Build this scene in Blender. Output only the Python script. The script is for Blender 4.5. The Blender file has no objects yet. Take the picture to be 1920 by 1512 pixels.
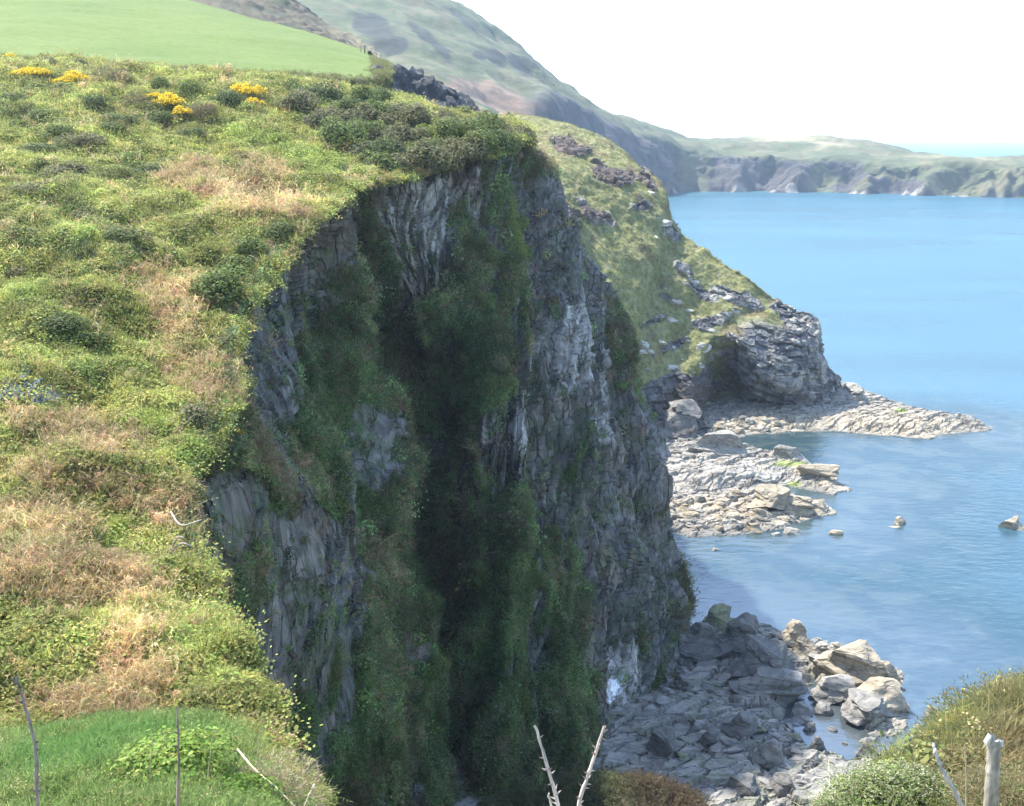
import bpy, math
import numpy as np
R_ = np.random.RandomState
rad = math.radians
S = bpy.context.scene

# ------------------------------------------------------------------ camera, sky, sun, exposure
CAM = np.array([0.0, 0.0, 50.0]); FPX = 2059.0; PITCH = rad(13.6)
cam_d = bpy.data.cameras.new('camera'); cam = bpy.data.objects.new('camera', cam_d)
S.collection.objects.link(cam); S.camera = cam
cam.location = CAM; cam.rotation_euler = (rad(90) - PITCH, 0, 0)
cam_d.sensor_fit = 'HORIZONTAL'; cam_d.sensor_width = 36; cam_d.lens = 36 * FPX / 1920
cam_d.clip_start = 0.1; cam_d.clip_end = 40000
SUN_EL, SUN_AZ = 58.0, -53.0                      # azimuth clockwise from +Y
world = bpy.data.worlds.new('World'); S.world = world; world.use_nodes = True
wt = world.node_tree; sky = wt.nodes.new('ShaderNodeTexSky'); sky.sky_type = 'NISHITA'; sky.sun_disc = False
sky.sun_elevation = rad(SUN_EL); sky.sun_rotation = rad(SUN_AZ); sky.altitude = 50; sky.dust_density = 0.6
wt.nodes['Background'].inputs[1].default_value = 0.15
wt.links.new(sky.outputs[0], wt.nodes['Background'].inputs[0])
sun_d = bpy.data.lights.new('sun', 'SUN'); sun = bpy.data.objects.new('sun', sun_d); S.collection.objects.link(sun)
sun_d.energy = 3.4; sun_d.angle = rad(0.6); sun_d.color = (1.0, 0.95, 0.87)
sun.rotation_euler = (rad(90 - SUN_EL), 0, rad(180 - SUN_AZ))
S.view_settings.view_transform = 'Standard'; S.view_settings.look = 'None'
S.view_settings.exposure = 2.1; S.view_settings.gamma = 1.0; S.view_settings.use_curve_mapping = False
S.render.engine = 'CYCLES'; S.cycles.max_bounces = 5; S.cycles.diffuse_bounces = 3; S.cycles.glossy_bounces = 2
S.cycles.transparent_max_bounces = 6; S.cycles.volume_bounces = 0; S.cycles.use_denoising = True
S.cycles.use_adaptive_sampling = True; S.cycles.adaptive_threshold = 0.02

# ------------------------------------------------------------------ helpers: places
CP, SP = math.cos(PITCH), math.sin(PITCH)
def at(px, py, Y):
    """place on the land seen in direction (px,py) of the survey picture, Y metres ahead"""
    u = (px - 960) / FPX; v = (756 - py) / FPX
    d = np.array([u, CP + v * SP, -SP + v * CP]); return CAM + d * (Y / d[1])
def on(px, py, z=0.0):
    u = (px - 960) / FPX; v = (756 - py) / FPX
    d = np.array([u, CP + v * SP, -SP + v * CP]); return CAM + d * ((z - CAM[2]) / d[2])
def pix(P):
    D = P - CAM; f = D[..., 1] * CP - D[..., 2] * SP; up = D[..., 1] * SP + D[..., 2] * CP
    f = np.where(np.abs(f) < 1e-3, 1e-3, f)
    return 960 + FPX * D[..., 0] / f, 756 - FPX * up / f, f
# ------------------------------------------------------------------ helpers: noise
def _hash(ix, iy, iz, seed):
    h = (ix.astype(np.int64) * 374761393 + iy.astype(np.int64) * 668265263 + iz.astype(np.int64) * 1440662683 + seed * 974634777) & 0xffffffff
    h = ((h ^ (h >> 13)) * 1274126177) & 0xffffffff
    h = ((h ^ (h >> 16)) * 2246822519) & 0xffffffff
    return ((h ^ (h >> 15)) & 0xffffff) / float(0xffffff)
def vnoise(p, seed=0):
    i = np.floor(p).astype(np.int64); f = p - i; f = f * f * f * (f * (f * 6 - 15) + 10); o = 0
    for a in (0, 1):
        wx = f[..., 0] if a else 1 - f[..., 0]
        for b in (0, 1):
            wy = f[..., 1] if b else 1 - f[..., 1]
            for c in (0, 1):
                wz = f[..., 2] if c else 1 - f[..., 2]
                o = o + wx * wy * wz * _hash(i[..., 0] + a, i[..., 1] + b, i[..., 2] + c, seed)
    return o * 2 - 1
def fbm(p, oct=4, seed=0, gain=0.5):
    o = 0; a = 1.0
    for k in range(oct):
        o = o + a * vnoise(p, seed + k * 17); p = p * 2.03 + 5.3; a *= gain
    return o
def ridged(p, oct=3, seed=0):
    o = 0; a = 1.0
    for k in range(oct):
        o = o + a * (1 - 2 * np.abs(vnoise(p, seed + k * 13))); p = p * 2.1 + 3.7; a *= .5
    return o
def worley(p, seed=0):
    i = np.floor(p).astype(np.int64); f1 = np.full(p.shape[:-1], 9.); f2 = f1.copy(); cid = np.zeros(p.shape[:-1])
    for a in (-1, 0, 1):
        for b in (-1, 0, 1):
            for c in (-1, 0, 1):
                jx, jy, jz = i[..., 0] + a, i[..., 1] + b, i[..., 2] + c
                d = np.sqrt((jx + _hash(jx, jy, jz, seed) - p[..., 0]) ** 2 + (jy + _hash(jx, jy, jz, seed + 1) - p[..., 1]) ** 2 + (jz + _hash(jx, jy, jz, seed + 2) - p[..., 2]) ** 2)
                n = d < f1; f2 = np.where(n, f1, np.minimum(f2, d)); cid = np.where(n, _hash(jx, jy, jz, seed + 3), cid); f1 = np.where(n, d, f1)
    return f1, f2, cid
def sstep(a, b, x):
    t = np.clip((x - a) / (b - a), 0, 1); return t * t * (3 - 2 * t)
def zone(px, py, L):
    """how far a place lies inside any of the patches (cx,cy,rx,ry[,tilt deg])"""
    o = np.zeros(np.shape(px))
    for q in L:
        t = rad(q[4]) if len(q) > 4 else 0
        dx, dy = px - q[0], py - q[1]; a = (dx * math.cos(t) + dy * math.sin(t)) / q[2]; b = (-dx * math.sin(t) + dy * math.cos(t)) / q[3]
        o = np.maximum(o, np.exp(-(a * a + b * b) * 0.9))
    return o
def mixc(a, b, t):
    return np.asarray(a) * (1 - t[..., None]) + np.asarray(b) * t[..., None]
# ------------------------------------------------------------------ helpers: surfaces
def unit(a): return a / (np.linalg.norm(a, axis=-1, keepdims=True) + 1e-9)
def cr(P, t):
    """Catmull-Rom through P[k] (axis 0) at parameters t in [0, n-1]"""
    n = len(P); i = np.clip(np.floor(t).astype(int), 0, n - 2); f = (t - i).reshape((-1,) + (1,) * (P.ndim - 1))
    g = lambda k: P[np.clip(k, 0, n - 1)]
    a, b, c, d = g(i - 1), g(i), g(i + 1), g(i + 2)
    a = np.where((i - 1 < 0).reshape(f.shape), 2 * b - c, a); d = np.where((i + 2 > n - 1).reshape(f.shape), 2 * c - b, d)
    return 0.5 * (2 * b + (c - a) * f + (2 * a - 5 * b + 4 * c - d) * f ** 2 + (3 * b - a - 3 * c + d) * f ** 3)
def loft(cols, nu, nv, even=0.6):
    m = 24; C = []
    for c in cols:
        c = np.array([at(*p) if not isinstance(p, np.ndarray) else p for p in c], float)
        d = np.r_[0, np.cumsum(np.linalg.norm(np.diff(c, axis=0), axis=1))]; d /= d[-1]
        u = np.linspace(0, 1, len(c)); tt = np.linspace(0, 1, m)
        C.append(cr(c, (np.interp(tt, d, u) * (1 - even) + tt * even if False else tt) * (len(c) - 1)))
    C = np.array(C)
    qx, qy, qf = pix(C); Q = np.stack([np.clip(qx, -250, 2150), np.clip(qy, -250, 1750)], -1)          # finer where it is seen larger
    w = np.linalg.norm(np.diff(Q, axis=0), axis=2).mean(1) + 6 * np.linalg.norm(np.diff(C, axis=0), axis=2).mean(1) ** .5; w = np.r_[0, np.cumsum(w)]
    tu = np.interp(np.linspace(0, w[-1], nu), w, np.arange(len(C)))
    G = cr(C, tu); G = cr(G.transpose(1, 0, 2), np.linspace(0, m - 1, nv)).transpose(1, 0, 2)
    return G
def gnormal(G, toward=True):
    n = np.cross(np.gradient(G, axis=0), np.gradient(G, axis=1)); n /= np.linalg.norm(n, axis=2, keepdims=True) + 1e-9
    return n
def orient(G):
    n = gnormal(G); s = np.sum(n * (CAM - G), axis=2).mean()
    return G if s > 0 else G[::-1].copy()
def new_mesh(name, V, F, mat, col=None, smooth=True, parent=None, link=True):
    me = bpy.data.meshes.new(name); V = np.asarray(V, np.float32); F = np.asarray(F, np.int32); k = F.shape[1]
    me.vertices.add(len(V)); me.vertices.foreach_set('co', V.ravel())
    me.loops.add(F.size); me.loops.foreach_set('vertex_index', F.ravel())
    me.polygons.add(len(F)); me.polygons.foreach_set('loop_start', np.arange(0, F.size, k, dtype=np.int32))
    me.update(calc_edges=True)
    me.polygons.foreach_set('use_smooth', np.full(len(F), smooth))
    if col is not None:
        c = np.ones((len(V), 4), np.float32); c[:, :3] = col; a = me.color_attributes.new('Col', 'FLOAT_COLOR', 'POINT'); a.data.foreach_set('color', c.ravel())
    me.materials.append(mat); me.validate()
    if not link: return me
    o = bpy.data.objects.new(name, me); S.collection.objects.link(o)
    if parent: o.parent = parent
    return o
def grid_faces(nu, nv):
    i = np.arange(nu * nv).reshape(nu, nv)
    return np.stack([i[:-1, :-1], i[1:, :-1], i[1:, 1:], i[:-1, 1:]], -1).reshape(-1, 4)
def grid_obj(name, G, mat, col, smooth=True):
    return new_mesh(name, G.reshape(-1, 3), grid_faces(*G.shape[:2]), mat, None if col is None else col.reshape(-1, 3), smooth)
def tag(o, label=None, cat=None, group=None, kind=None):
    for k, v in (('label', label), ('category', cat), ('group', group), ('kind', kind)):
        if v: o[k] = v
    return o
# ------------------------------------------------------------------ materials
def mat_new(name):
    m = bpy.data.materials.new(name); m.use_nodes = True; return m, m.node_tree, m.node_tree.nodes['Principled BSDF']
def nd(t, typ, **k):
    n = t.nodes.new(typ)
    for a, b in k.items(): setattr(n, a, b)
    return n
def surf_mat(name, fine=1.0, contrast=0.5, rough=0.9, bump=0.5, stretch=(1, 1, 1), rot=(0, 0, 0), bscale=None, spec=0.2, crack=0, deep=.38):
    """colour of each place from the surface, fine grain and relief on top"""
    m, t, b = mat_new(name); L = t.links.new
    at_ = nd(t, 'ShaderNodeAttribute', attribute_name='Col')
    tc = nd(t, 'ShaderNodeNewGeometry'); mp = nd(t, 'ShaderNodeMapping'); mp.inputs['Scale'].default_value = stretch; mp.inputs['Rotation'].default_value = rot
    L(tc.outputs['Position'], mp.inputs['Vector'])
    n1 = nd(t, 'ShaderNodeTexNoise'); n1.inputs['Scale'].default_value = fine; n1.inputs['Detail'].default_value = 7; n1.inputs['Roughness'].default_value = 0.65
    L(mp.outputs[0], n1.inputs['Vector'])
    mr = nd(t, 'ShaderNodeMapRange'); mr.inputs[1].default_value = .3; mr.inputs[2].default_value = .7; mr.inputs[3].default_value = 1 - contrast; mr.inputs[4].default_value = 1 + contrast
    L(n1.outputs['Fac'], mr.inputs[0])
    mx = nd(t, 'ShaderNodeMix', data_type='RGBA', blend_type='MULTIPLY'); mx.inputs['Factor'].default_value = 1
    L(at_.outputs['Color'], mx.inputs['A']); L(mr.outputs[0], mx.inputs['B']); out = mx.outputs['Result']; hgt = n1.outputs['Fac']
    if crack:                                            # joints between the plates: thin, dark and recessed
        wv = nd(t, 'ShaderNodeTexNoise'); wv.inputs['Scale'].default_value = crack * .8; L(mp.outputs[0], wv.inputs['Vector']); ad = nd(t, 'ShaderNodeVectorMath', operation='MULTIPLY_ADD'); ad.inputs[1].default_value = (.7 / crack,) * 3; L(wv.outputs['Color'], ad.inputs[0]); L(mp.outputs[0], ad.inputs[2])
        vo = nd(t, 'ShaderNodeTexVoronoi', feature='DISTANCE_TO_EDGE'); vo.inputs['Scale'].default_value = crack; L(ad.outputs[0], vo.inputs['Vector'])
        cr_ = nd(t, 'ShaderNodeMapRange'); cr_.inputs[1].default_value = 0; cr_.inputs[2].default_value = .07; cr_.inputs[3].default_value = deep; cr_.inputs[4].default_value = 1; sb = nd(t, 'ShaderNodeMath', operation='MULTIPLY_ADD'); sb.inputs[1].default_value = .4; sb.inputs[2].default_value = -.19; L(wv.outputs['Fac'], sb.inputs[0]); mx0 = nd(t, 'ShaderNodeMath', operation='MAXIMUM'); mx0.inputs[1].default_value = 0; L(sb.outputs[0], mx0.inputs[0]); sm = nd(t, 'ShaderNodeMath', operation='ADD'); L(mx0.outputs[0], sm.inputs[0]); L(vo.outputs['Distance'], sm.inputs[1]); L(sm.outputs[0], cr_.inputs[0])
        m2 = nd(t, 'ShaderNodeMix', data_type='RGBA', blend_type='MULTIPLY'); m2.inputs['Factor'].default_value = 1; L(out, m2.inputs['A']); L(cr_.outputs[0], m2.inputs['B']); out = m2.outputs['Result']
        ma = nd(t, 'ShaderNodeMath', operation='ADD'); L(hgt, ma.inputs[0]); L(cr_.outputs[0], ma.inputs[1]); hgt = ma.outputs[0]
    L(out, b.inputs['Base Color'])
    b.inputs['Roughness'].default_value = rough; b.inputs['Specular IOR Level'].default_value = spec
    bp = nd(t, 'ShaderNodeBump'); bp.inputs['Strength'].default_value = bump; bp.inputs['Distance'].default_value = bscale or 0.4 / fine
    L(hgt, bp.inputs['Height']); L(bp.outputs[0], b.inputs['Normal'])
    return m
def leaf_mat(name, instancer=False, trans=0.45, rough=0.6):
    m, t, b = mat_new(name); L = t.links.new
    a = nd(t, 'ShaderNodeAttribute', attribute_name='Col'); c = a.outputs['Color']
    if instancer:
        i = nd(t, 'ShaderNodeAttribute', attribute_name='tint', attribute_type='INSTANCER')
        mx = nd(t, 'ShaderNodeMix', data_type='RGBA', blend_type='MULTIPLY'); mx.inputs['Factor'].default_value = 1
        L(c, mx.inputs['A']); L(i.outputs['Color'], mx.inputs['B']); c = mx.outputs['Result']
    L(c, b.inputs['Base Color']); b.inputs['Roughness'].default_value = rough; b.inputs['Specular IOR Level'].default_value = 0.08
    tr = nd(t, 'ShaderNodeBsdfTranslucent'); L(c, tr.inputs['Color'])
    ms = nd(t, 'ShaderNodeMixShader'); ms.inputs[0].default_value = trans
    L(b.outputs[0], ms.inputs[1]); L(tr.outputs[0], ms.inputs[2]); L(ms.outputs[0], t.nodes['Material Output'].inputs['Surface'])
    return m
M_SLOPE = surf_mat('slope_turf', 2.0, .5, .95, .6)
M_FIELD = surf_mat('pasture', 0.9, .2, .95, .25, bscale=.5)
M_CLIFF = surf_mat('slate_cliff', 1.7, .55, .9, .9, stretch=(1, 1, .22), rot=(0, rad(-18), 0), bscale=.35, crack=1.0, deep=.55)
M_HEAD = surf_mat('headland_rock_and_turf', .9, .5, .92, .7, bscale=.6)
M_FAR = surf_mat('far_coast', .05, .35, .95, .5, bscale=6)
M_SHORE = surf_mat('wave_cut_slate', 1.0, .35, .75, .7, stretch=(.5, 1.2, 1), rot=(0, 0, rad(30)), bscale=.35, spec=.35, crack=.8, deep=.5)
M_ROCK = surf_mat('boulder_slate', 1.6, .35, .85, .6, stretch=(1, 1, 2.2), rot=(.3, .2, 0), bscale=.2, spec=.3, crack=.55, deep=.62)
M_LEAF = leaf_mat('leaves'); M_LEAFI = leaf_mat('leaves_small', True)
M_WOOD = surf_mat('bleached_wood', 40, .55, .85, .9, stretch=(1, 1, .12), bscale=.012)

# ------------------------------------------------------------------ the big cliff
def drop(px, py, Y, back, run):
    """a sheer column: from the lip straight down to the sea"""
    p = at(px, py, Y) + np.array([-.15, back, 0]); return [p] + [np.array([p[0] + run[0] * k, p[1] + run[1] * k, p[2] * (1 - q)]) for k, q in ((.4, .15), (1, .35), (1.6, .6), (2.2, .85), (2.6, 1.08))]
cliff_cols = [
 drop(495,1388,22,.2,(.3,1.0)),
 drop(430,1218,26,.2,(.4,1.0)),
 drop(393,1138,29,.2,(.5,1.0)),
 drop(342,962,36,.2,(1.0,2.0)),
 [(350,880,39),(425,850,44),(525,900,50),(600,1050,56),(680,1260,61),(760,1520,64),(800,1680,64)],
 [(425,740,45),(495,745,50),(565,840,56),(640,1010,62),(715,1220,66),(785,1520,69),(810,1640,69)],
 [(440,600,54),(490,610,57),(600,710,64),(680,900,69),(745,1160,72),(805,1520,73),(815,1620,72)],
 [(560,425,68),(590,450,71),(635,560,76),(715,800,80),(765,1100,80),(815,1520,76),(820,1620,74)],
 [(650,358,84),(690,420,88),(708,560,91),(765,800,91),(800,1100,87),(830,1520,78.5),(838,1620,75)],
 [(720,335,90),(730,400,92),(775,560,92),(825,800,91),(855,1100,86),(872,1520,76),(880,1620,72)],
 [(800,310,96),(805,380,95),(860,560,92),(915,800,89),(945,1100,84),(960,1520,74),(960,1620,71)],
 [(890,285,100),(905,380,98),(945,560,95),(1000,800,90),(1030,1100,85),(1060,1512,75),(1065,1600,72)],
 [(960,268,106),(980,380,102),(1015,560,98),(1075,800,94),(1110,1100,89),(1135,1450,80),(1140,1560,76)],
 [(1000,280,111),(1045,420,107),(1075,560,103),(1130,800,98),(1170,1100,94),(1198,1380,87),(1205,1460,83)],
 [(1020,295,115),(1082,460,110),(1108,580,107),(1160,800,103),(1213,1100,99),(1228,1320,91),(1235,1370,88)],
 [(1030,305,124),(1090,470,121),(1146,595,117),(1192,700,113),(1248,980,111),(1286,1085,109),(1280,1230,101)],
 [(960,300,138),(1010,450,138),(1050,600,137),(1090,720,136),(1130,860,134),(1160,980,131),(1180,1060,126)],
 [(880,300,160),(920,450,162),(950,600,164),(980,700,165),(1010,800,165),(1030,860,164),(1050,920,158)],
]
ROCKZ = [(795,390,85,130,12),(775,520,40,60,15),(560,560,75,140,8),(500,640,60,90),(470,930,70,120,12),(500,1235,38,75),(385,1065,45,45),(655,960,45,110,5),(590,1060,40,90),
 (1060,380,50,110,-10),(1030,620,40,120),(1090,640,28,130,-8),(1000,740,40,90),(965,820,55,90),(1130,720,50,160,-10),(1165,780,25,170,-4),(1180,1240,45,180,-4),(1150,1010,25,110),(1245,1090,45,180,-4),(1215,900,30,150,-6),
 (790,820,40,170,-8),(835,1100,45,330,-3),(890,920,16,60,-14),(660,430,60,80),(870,330,35,40),(1045,480,40,110,-8),(1110,560,25,70,-10),(1065,780,50,120,-4),(1135,900,35,120,-4),(1195,1010,28,150,-4),(540,480,60,60),(440,960,40,70),(610,650,35,90),(545,740,45,60),(640,1050,30,90,5),(700,880,20,90,5)]
PALEZ = [(800,385,75,120,12),(775,520,30,60,15),(1085,640,20,100,-8),(1020,660,28,60,10),(1163,760,8,120,-4),(1010,640,22,20),(990,800,30,60),(1195,1260,28,80,-4),(515,1230,7,60,5),(965,540,25,35,20)]
WHITEZ = [(1178,1290,8,26,8)]
GULLYZ = [(740,600,25,110,-10),(790,820,42,150,-12),(830,1100,50,330,-3),(880,950,60,140,0)]
def build_cliff():
    G = orient(loft(cliff_cols, 640, 560)); px, py, f = pix(G); N = gnormal(G)
    du = np.linalg.norm(np.diff(G[..., :2], axis=0), axis=2).mean(1); ym = G[..., 1].mean(1); U = np.r_[0, np.cumsum(du * np.where(ym[1:] < 80, .45, 1.))][:, None] * np.ones(G.shape[:2])
    H = G[..., 2]; U = U + .5 * fbm(G / 6, 2, 19); sl = .34 if True else 0; q = np.stack([U + sl * H, H * .2, U * 0 + 3.3], -1); q2 = np.stack([U + sl * H, H * .38, U * 0 + 1.7], -1)
    rk = np.clip(zone(px, py, ROCKZ) * 1.15 + .55 * fbm(q2 / 1.9, 4, 3) + .16 * vnoise(q2 / .45, 7) + .2 + .12 * sstep(920, 1000, px), 0, 1.5); rk = sstep(.5, .62, rk - .8 * zone(px, py, [(775,760,40,150,-10),(810,950,45,180,-8),(835,1200,65,330,-3)]))
    edge = sstep(0, .03, np.linspace(0, 1, G.shape[1]))[None, :]; rk = rk * sstep(.01, .05, np.linspace(0, 1, G.shape[1]))[None, :]
    f1, f2, cid = worley(q / 1.3 + fbm(G / 4, 2, 9)[..., None] * .2, 5)
    f1b, f2b, cidb = worley(q / .55 + 7, 8)
    l1, l2, lid = worley(q / 4.2 + 2, 31); gul = zone(px, py, GULLYZ)
    rib = ridged(np.stack([U + .3 * H, H * .18, U * 0], -1) / 7, 3, 21)
    d = fbm(G / 9, 3, 1) * 1.2 + rib * 1.5 - gul * .5 - .9 - 1.0 * sstep(900, 1060, px) + (lid - .5) * 1.3 - .5 * (l2 - l1 < .12)
    d = d + rk * ((cid - .5) * 1.0 + (cidb - .5) * .45 - .4 * (f2 - f1 < .12) + fbm(q2 / .9, 3, 4) * .22)
    d = d + (1 - rk) * (.15 + .55 * fbm(q2 / 2.6, 3, 6) + .3 * np.abs(vnoise(G / 1.1, 8)))
    far = sstep(28, 80, G[..., 1]); d = d * (.22 + .78 * far) - 1.3 * (1 - far)
    G2 = G + N * (d * edge)[..., None]
    n1 = fbm(G / 2.5, 4, 12) * .5 + .5; n2 = vnoise(q / .5, 14) * .5 + .5
    rock = mixc((.055, .053, .05), (.175, .166, .152), np.clip(n1 * .3 + cid * .4 + cidb * .35 + lid * .25 - .15, 0, 1) ** 1.3)
    pale = zone(px, py, PALEZ)
    n3 = vnoise(q / .22 + 3, 16) * .5 + .5; lich = sstep(.34, .42, pale * (.1 + .75 * n2 + .45 * n3) + .2 * (cidb - .5)) * (.6 + .4 * n3) + sstep(.6, .66, n2 * .45 + n3 * .3 + n1 * .3) * .14
    rock = mixc(rock, (.36, .345, .315), np.clip(lich, 0, 1)); rock = mixc(rock, (.17, .135, .1), sstep(.55, .75, fbm(G / 3, 3, 31) * .5 + .5) * .5); rock = mixc(rock, (.09, .105, .06), sstep(.52, .7, fbm(G / 1.6, 3, 33) * .5 + .5) * .55 * (1 - pale))
    rock = mixc(rock, (.78, .78, .8), sstep(.35, .5, zone(px, py, WHITEZ)))
    veg = mixc((.05, .07, .03), (.1, .09, .05), np.clip(fbm(G / 3, 3, 40) * .6 + .45, 0, 1))
    col = mixc(veg, rock, rk)
    o = grid_obj('cliff', G2, M_CLIFF, col, smooth=False); tag(o, 'tall slate sea cliff hung with ivy and grass', None, None, 'structure')
    return G2, rk, gul
CLIFF, CLIFF_RK, CLIFF_GUL = build_cliff()

# ------------------------------------------------------------------ the turf slope above it
slope_rows = [
 [(-900,1700,14),(0,1620,15),(280,1590,16),(520,1530,17),(620,1570,19)],
 [(-900,1480,18),(0,1400,20),(260,1385,21),(495,1380,22),(540,1450,24)],
 [(-900,1300,22),(0,1250,24),(250,1235,25),(430,1210,26),(480,1280,29)],
 [(-900,1190,25),(0,1130,27),(230,1130,28),(393,1130,29),(440,1190,32)],
 [(-900,1000,31),(0,950,33),(200,950,35),(342,955,36),(390,1000,38)],
 [(-900,890,35),(0,850,37),(200,860,39),(350,875,39),(400,900,41)],
 [(-900,750,40),(0,720,43),(230,725,45),(425,735,45),(470,770,47)],
 [(-900,590,48),(0,560,52),(250,565,54),(440,595,54),(475,630,56)],
 [(-900,430,58),(0,400,66),(300,400,68),(560,420,68),(580,460,70)],
 [(-900,340,68),(0,325,79),(350,335,83),(650,350,84),(680,400,87)],
 [(-900,250,80),(0,245,91),(400,270,94),(720,328,90),(730,380,92)],
 [(-900,190,92),(0,185,104),(450,215,107),(800,302,96),(805,350,96)],
 [(-900,140,106),(0,140,116),(520,170,120),(890,275,100),(900,330,100)],
 [(-900,110,116),(0,118,126),(600,162,132),(950,252,107),(975,320,105)],
 [(-900,95,122),(0,108,130),(650,180,140),(965,246,114),(1010,285,113)],
 [(-900,110,130),(0,125,138),(690,208,150),(960,246,124),(1024,300,124)],
 [(-900,125,140),(0,150,148),(700,235,160),(955,256,138),(1020,308,138)],
]
for _r in slope_rows:                                # the turf breaks off in a short overhanging lip
    _e = _r[-2]; _r[-1] = (_e[0] + 9, _e[1] + 1100 / _e[2], _e[2] + .25)
BROWNZ = [(460,375,110,45,10),(360,330,60,20),(330,590,95,50,55),(360,690,90,45,15),(130,820,130,35,10),(120,900,140,35,10),(60,990,110,45),(100,1090,130,55,5),(240,1270,75,90,20),(250,1200,60,40),(290,960,70,25,15),(330,950,30,30),(500,320,60,20,20),(120,1330,60,30),(215,1100,70,30)]
BRIGHTZ = [(350,840,45,70,40),(290,800,60,40,40),(480,250,120,30,15),(600,310,90,40,20),(330,1190,60,60),(400,1290,50,50,50),(140,650,130,50,30),(60,560,60,40),(200,1010,60,25),(160,400,70,60)]
DARKZ = [(60,230,80,30,20),(100,330,60,25,20),(150,400,70,25,25),(230,330,50,25),(60,430,80,30,20),(130,460,60,20,20),(300,210,60,25),(250,470,40,20),(170,560,40,20),(90,160,60,20),(180,620,30,15),(160,700,30,15)]
def slope_mix(px, py, P):
    """the plants of a place: dead bracken, fresh green, low dark scrub"""
    br = zone(px, py, BROWNZ) + .28 * fbm(P / 4.0, 3, 61); gr = zone(px, py, BRIGHTZ) * .8 + .3 * fbm(P / 3.1 + 9, 3, 62); dk = zone(px, py, DARKZ) + .25 * fbm(P / 2.4 + 4, 3, 63)
    return sstep(.12, .8, br), sstep(.25, .8, gr), sstep(.3, .65, dk)
def build_slope():
    G = orient(loft(slope_rows, 520, 360)); px, py, f = pix(G); N = gnormal(G)
    fade = sstep(0, .12, 1 - np.linspace(0, 1, G.shape[1]))[None, :] * .85 + .15 if px[5, -1] > px[5, 0] else sstep(0, .12, np.linspace(0, 1, G.shape[1]))[None, :] * .85 + .15
    br, gr, dk = slope_mix(px, py, G)
    hum = fbm(G / 5.5, 3, 50) * .8 + fbm(G / 1.9, 3, 51) * .4 + dk * .5 * (vnoise(G / 1.6, 52) + .4)
    G2 = G + np.array([0, 0, 1.]) * (hum * fade)[..., None]
    n = fbm(G / 1.2, 3, 55) * .5 + .5
    col = mixc((.115, .13, .05), (.16, .155, .075), n); col = mixc(col, (.19, .14, .085), br * .7); col = mixc(col, (.11, .16, .05), gr * .6); col = mixc(col, (.06, .075, .03), dk * .6)
    tag(grid_obj('hillside', G2, M_SLOPE, col), 'turf and bracken slope running down to the cliff edge', None, None, 'structure')
    return G2
SLOPE = build_slope()

# ------------------------------------------------------------------ pasture field, brown hill, far hill and coast
def build_field():
    rows = [[(-1100,150,112),(0,160,116),(300,172,124),(560,180,134),(720,200,150)],
            [(-1100,85,124),(0,108,130),(300,128,134),(600,142,140),(735,138,152)],
            [(-1100,20,150),(0,66,160),(330,80,172),(620,112,170),(735,128,165)],
            [(-1100,-60,200),(0,10,208),(320,25,222),(560,72,212),(728,122,185)],
            [(-1100,-120,250),(0,-30,255),(290,-6,262),(500,46,246),(690,100,216)],
            [(-1100,-128,275),(0,-40,280),(290,-8,282),(500,46,262),(700,102,232)],
            [(-1100,0,330),(0,40,330),(300,60,330),(520,100,310),(720,150,270)]]
    G = orient(loft(rows, 200, 240)); px, py, f = pix(G)
    G[..., 2] += fbm(G / 14, 3, 70) * .35
    n = fbm(G / np.array([16, 22, 9.]), 4, 71) * .5 + .5
    col = mixc((.078, .114, .02), (.098, .13, .027), n)
    rough = sstep(.35, .7, np.maximum(sstep(690, 720, px + .4 * (py - 120)), sstep(-8, 6, py - (108 + px * .056) - 4 + 12 * vnoise(G / 3, 7))))
    col = mixc(col, (.12, .115, .06), rough)
    tag(grid_obj('field', G, M_FIELD, col), 'smooth bright green pasture above the cliffs', None, None, 'structure'); return G
FIELD = build_field()
def build_crag():
    cols = [[(640,150,158),(640,165,157),(640,190,155),(640,240,152)],
            [(700,140,160),(690,150,158),(700,180,157),(700,240,154)],
            [(745,128,166),(745,140,161),(750,190,159),(760,240,156)],
            [(790,140,170),(785,150,165),(800,200,162),(810,250,158)],
            [(830,158,172),(825,168,168),(845,210,165),(860,260,160)],
            [(865,185,174),(868,195,172),(890,230,170),(910,280,166)],
            [(885,205,185),(890,220,185),(915,250,184),(930,290,180)],
            [(880,205,200),(890,220,200),(910,250,200),(930,290,200)]]
    back = [[(c[0][0] - 6, c[0][1] + 22, c[0][2] + 22), (c[0][0] - 4, c[0][1] + 4, c[0][2] + 9)] + c for c in cols]
    G = orient(loft(back, 160, 120)); N = gnormal(G); px, py, f = pix(G)
    v = np.linspace(0, 1, G.shape[1])[None, :]; v = v if py[:, -1].mean() > py[:, 0].mean() else v[:, ::-1]
    rk = sstep(.42, .52, v + .08 * fbm(G / 4, 3, 3))
    f1, f2, cid = worley(G / np.array([1.6, 1.6, 3.]), 4)
    G2 = G + N * (rk * ((cid - .5) * 1.3 + ridged(G / np.array([5, 5, 12.]), 3, 6) * .8) + (1 - rk) * .4 * fbm(G / 3, 3, 8))[..., None]
    n = fbm(G / 2, 4, 5) * .5 + .5
    col = mixc(mixc((.12, .13, .055), (.17, .14, .08), n), mixc((.04, .041, .044), (.12, .12, .115), sstep(.6, .9, n * .7 + cid * .4)), rk)
    tag(grid_obj('crag', G2, M_HEAD, col), 'dark shaded crag below the corner of the pasture', None, None, 'structure')
build_crag()
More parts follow.
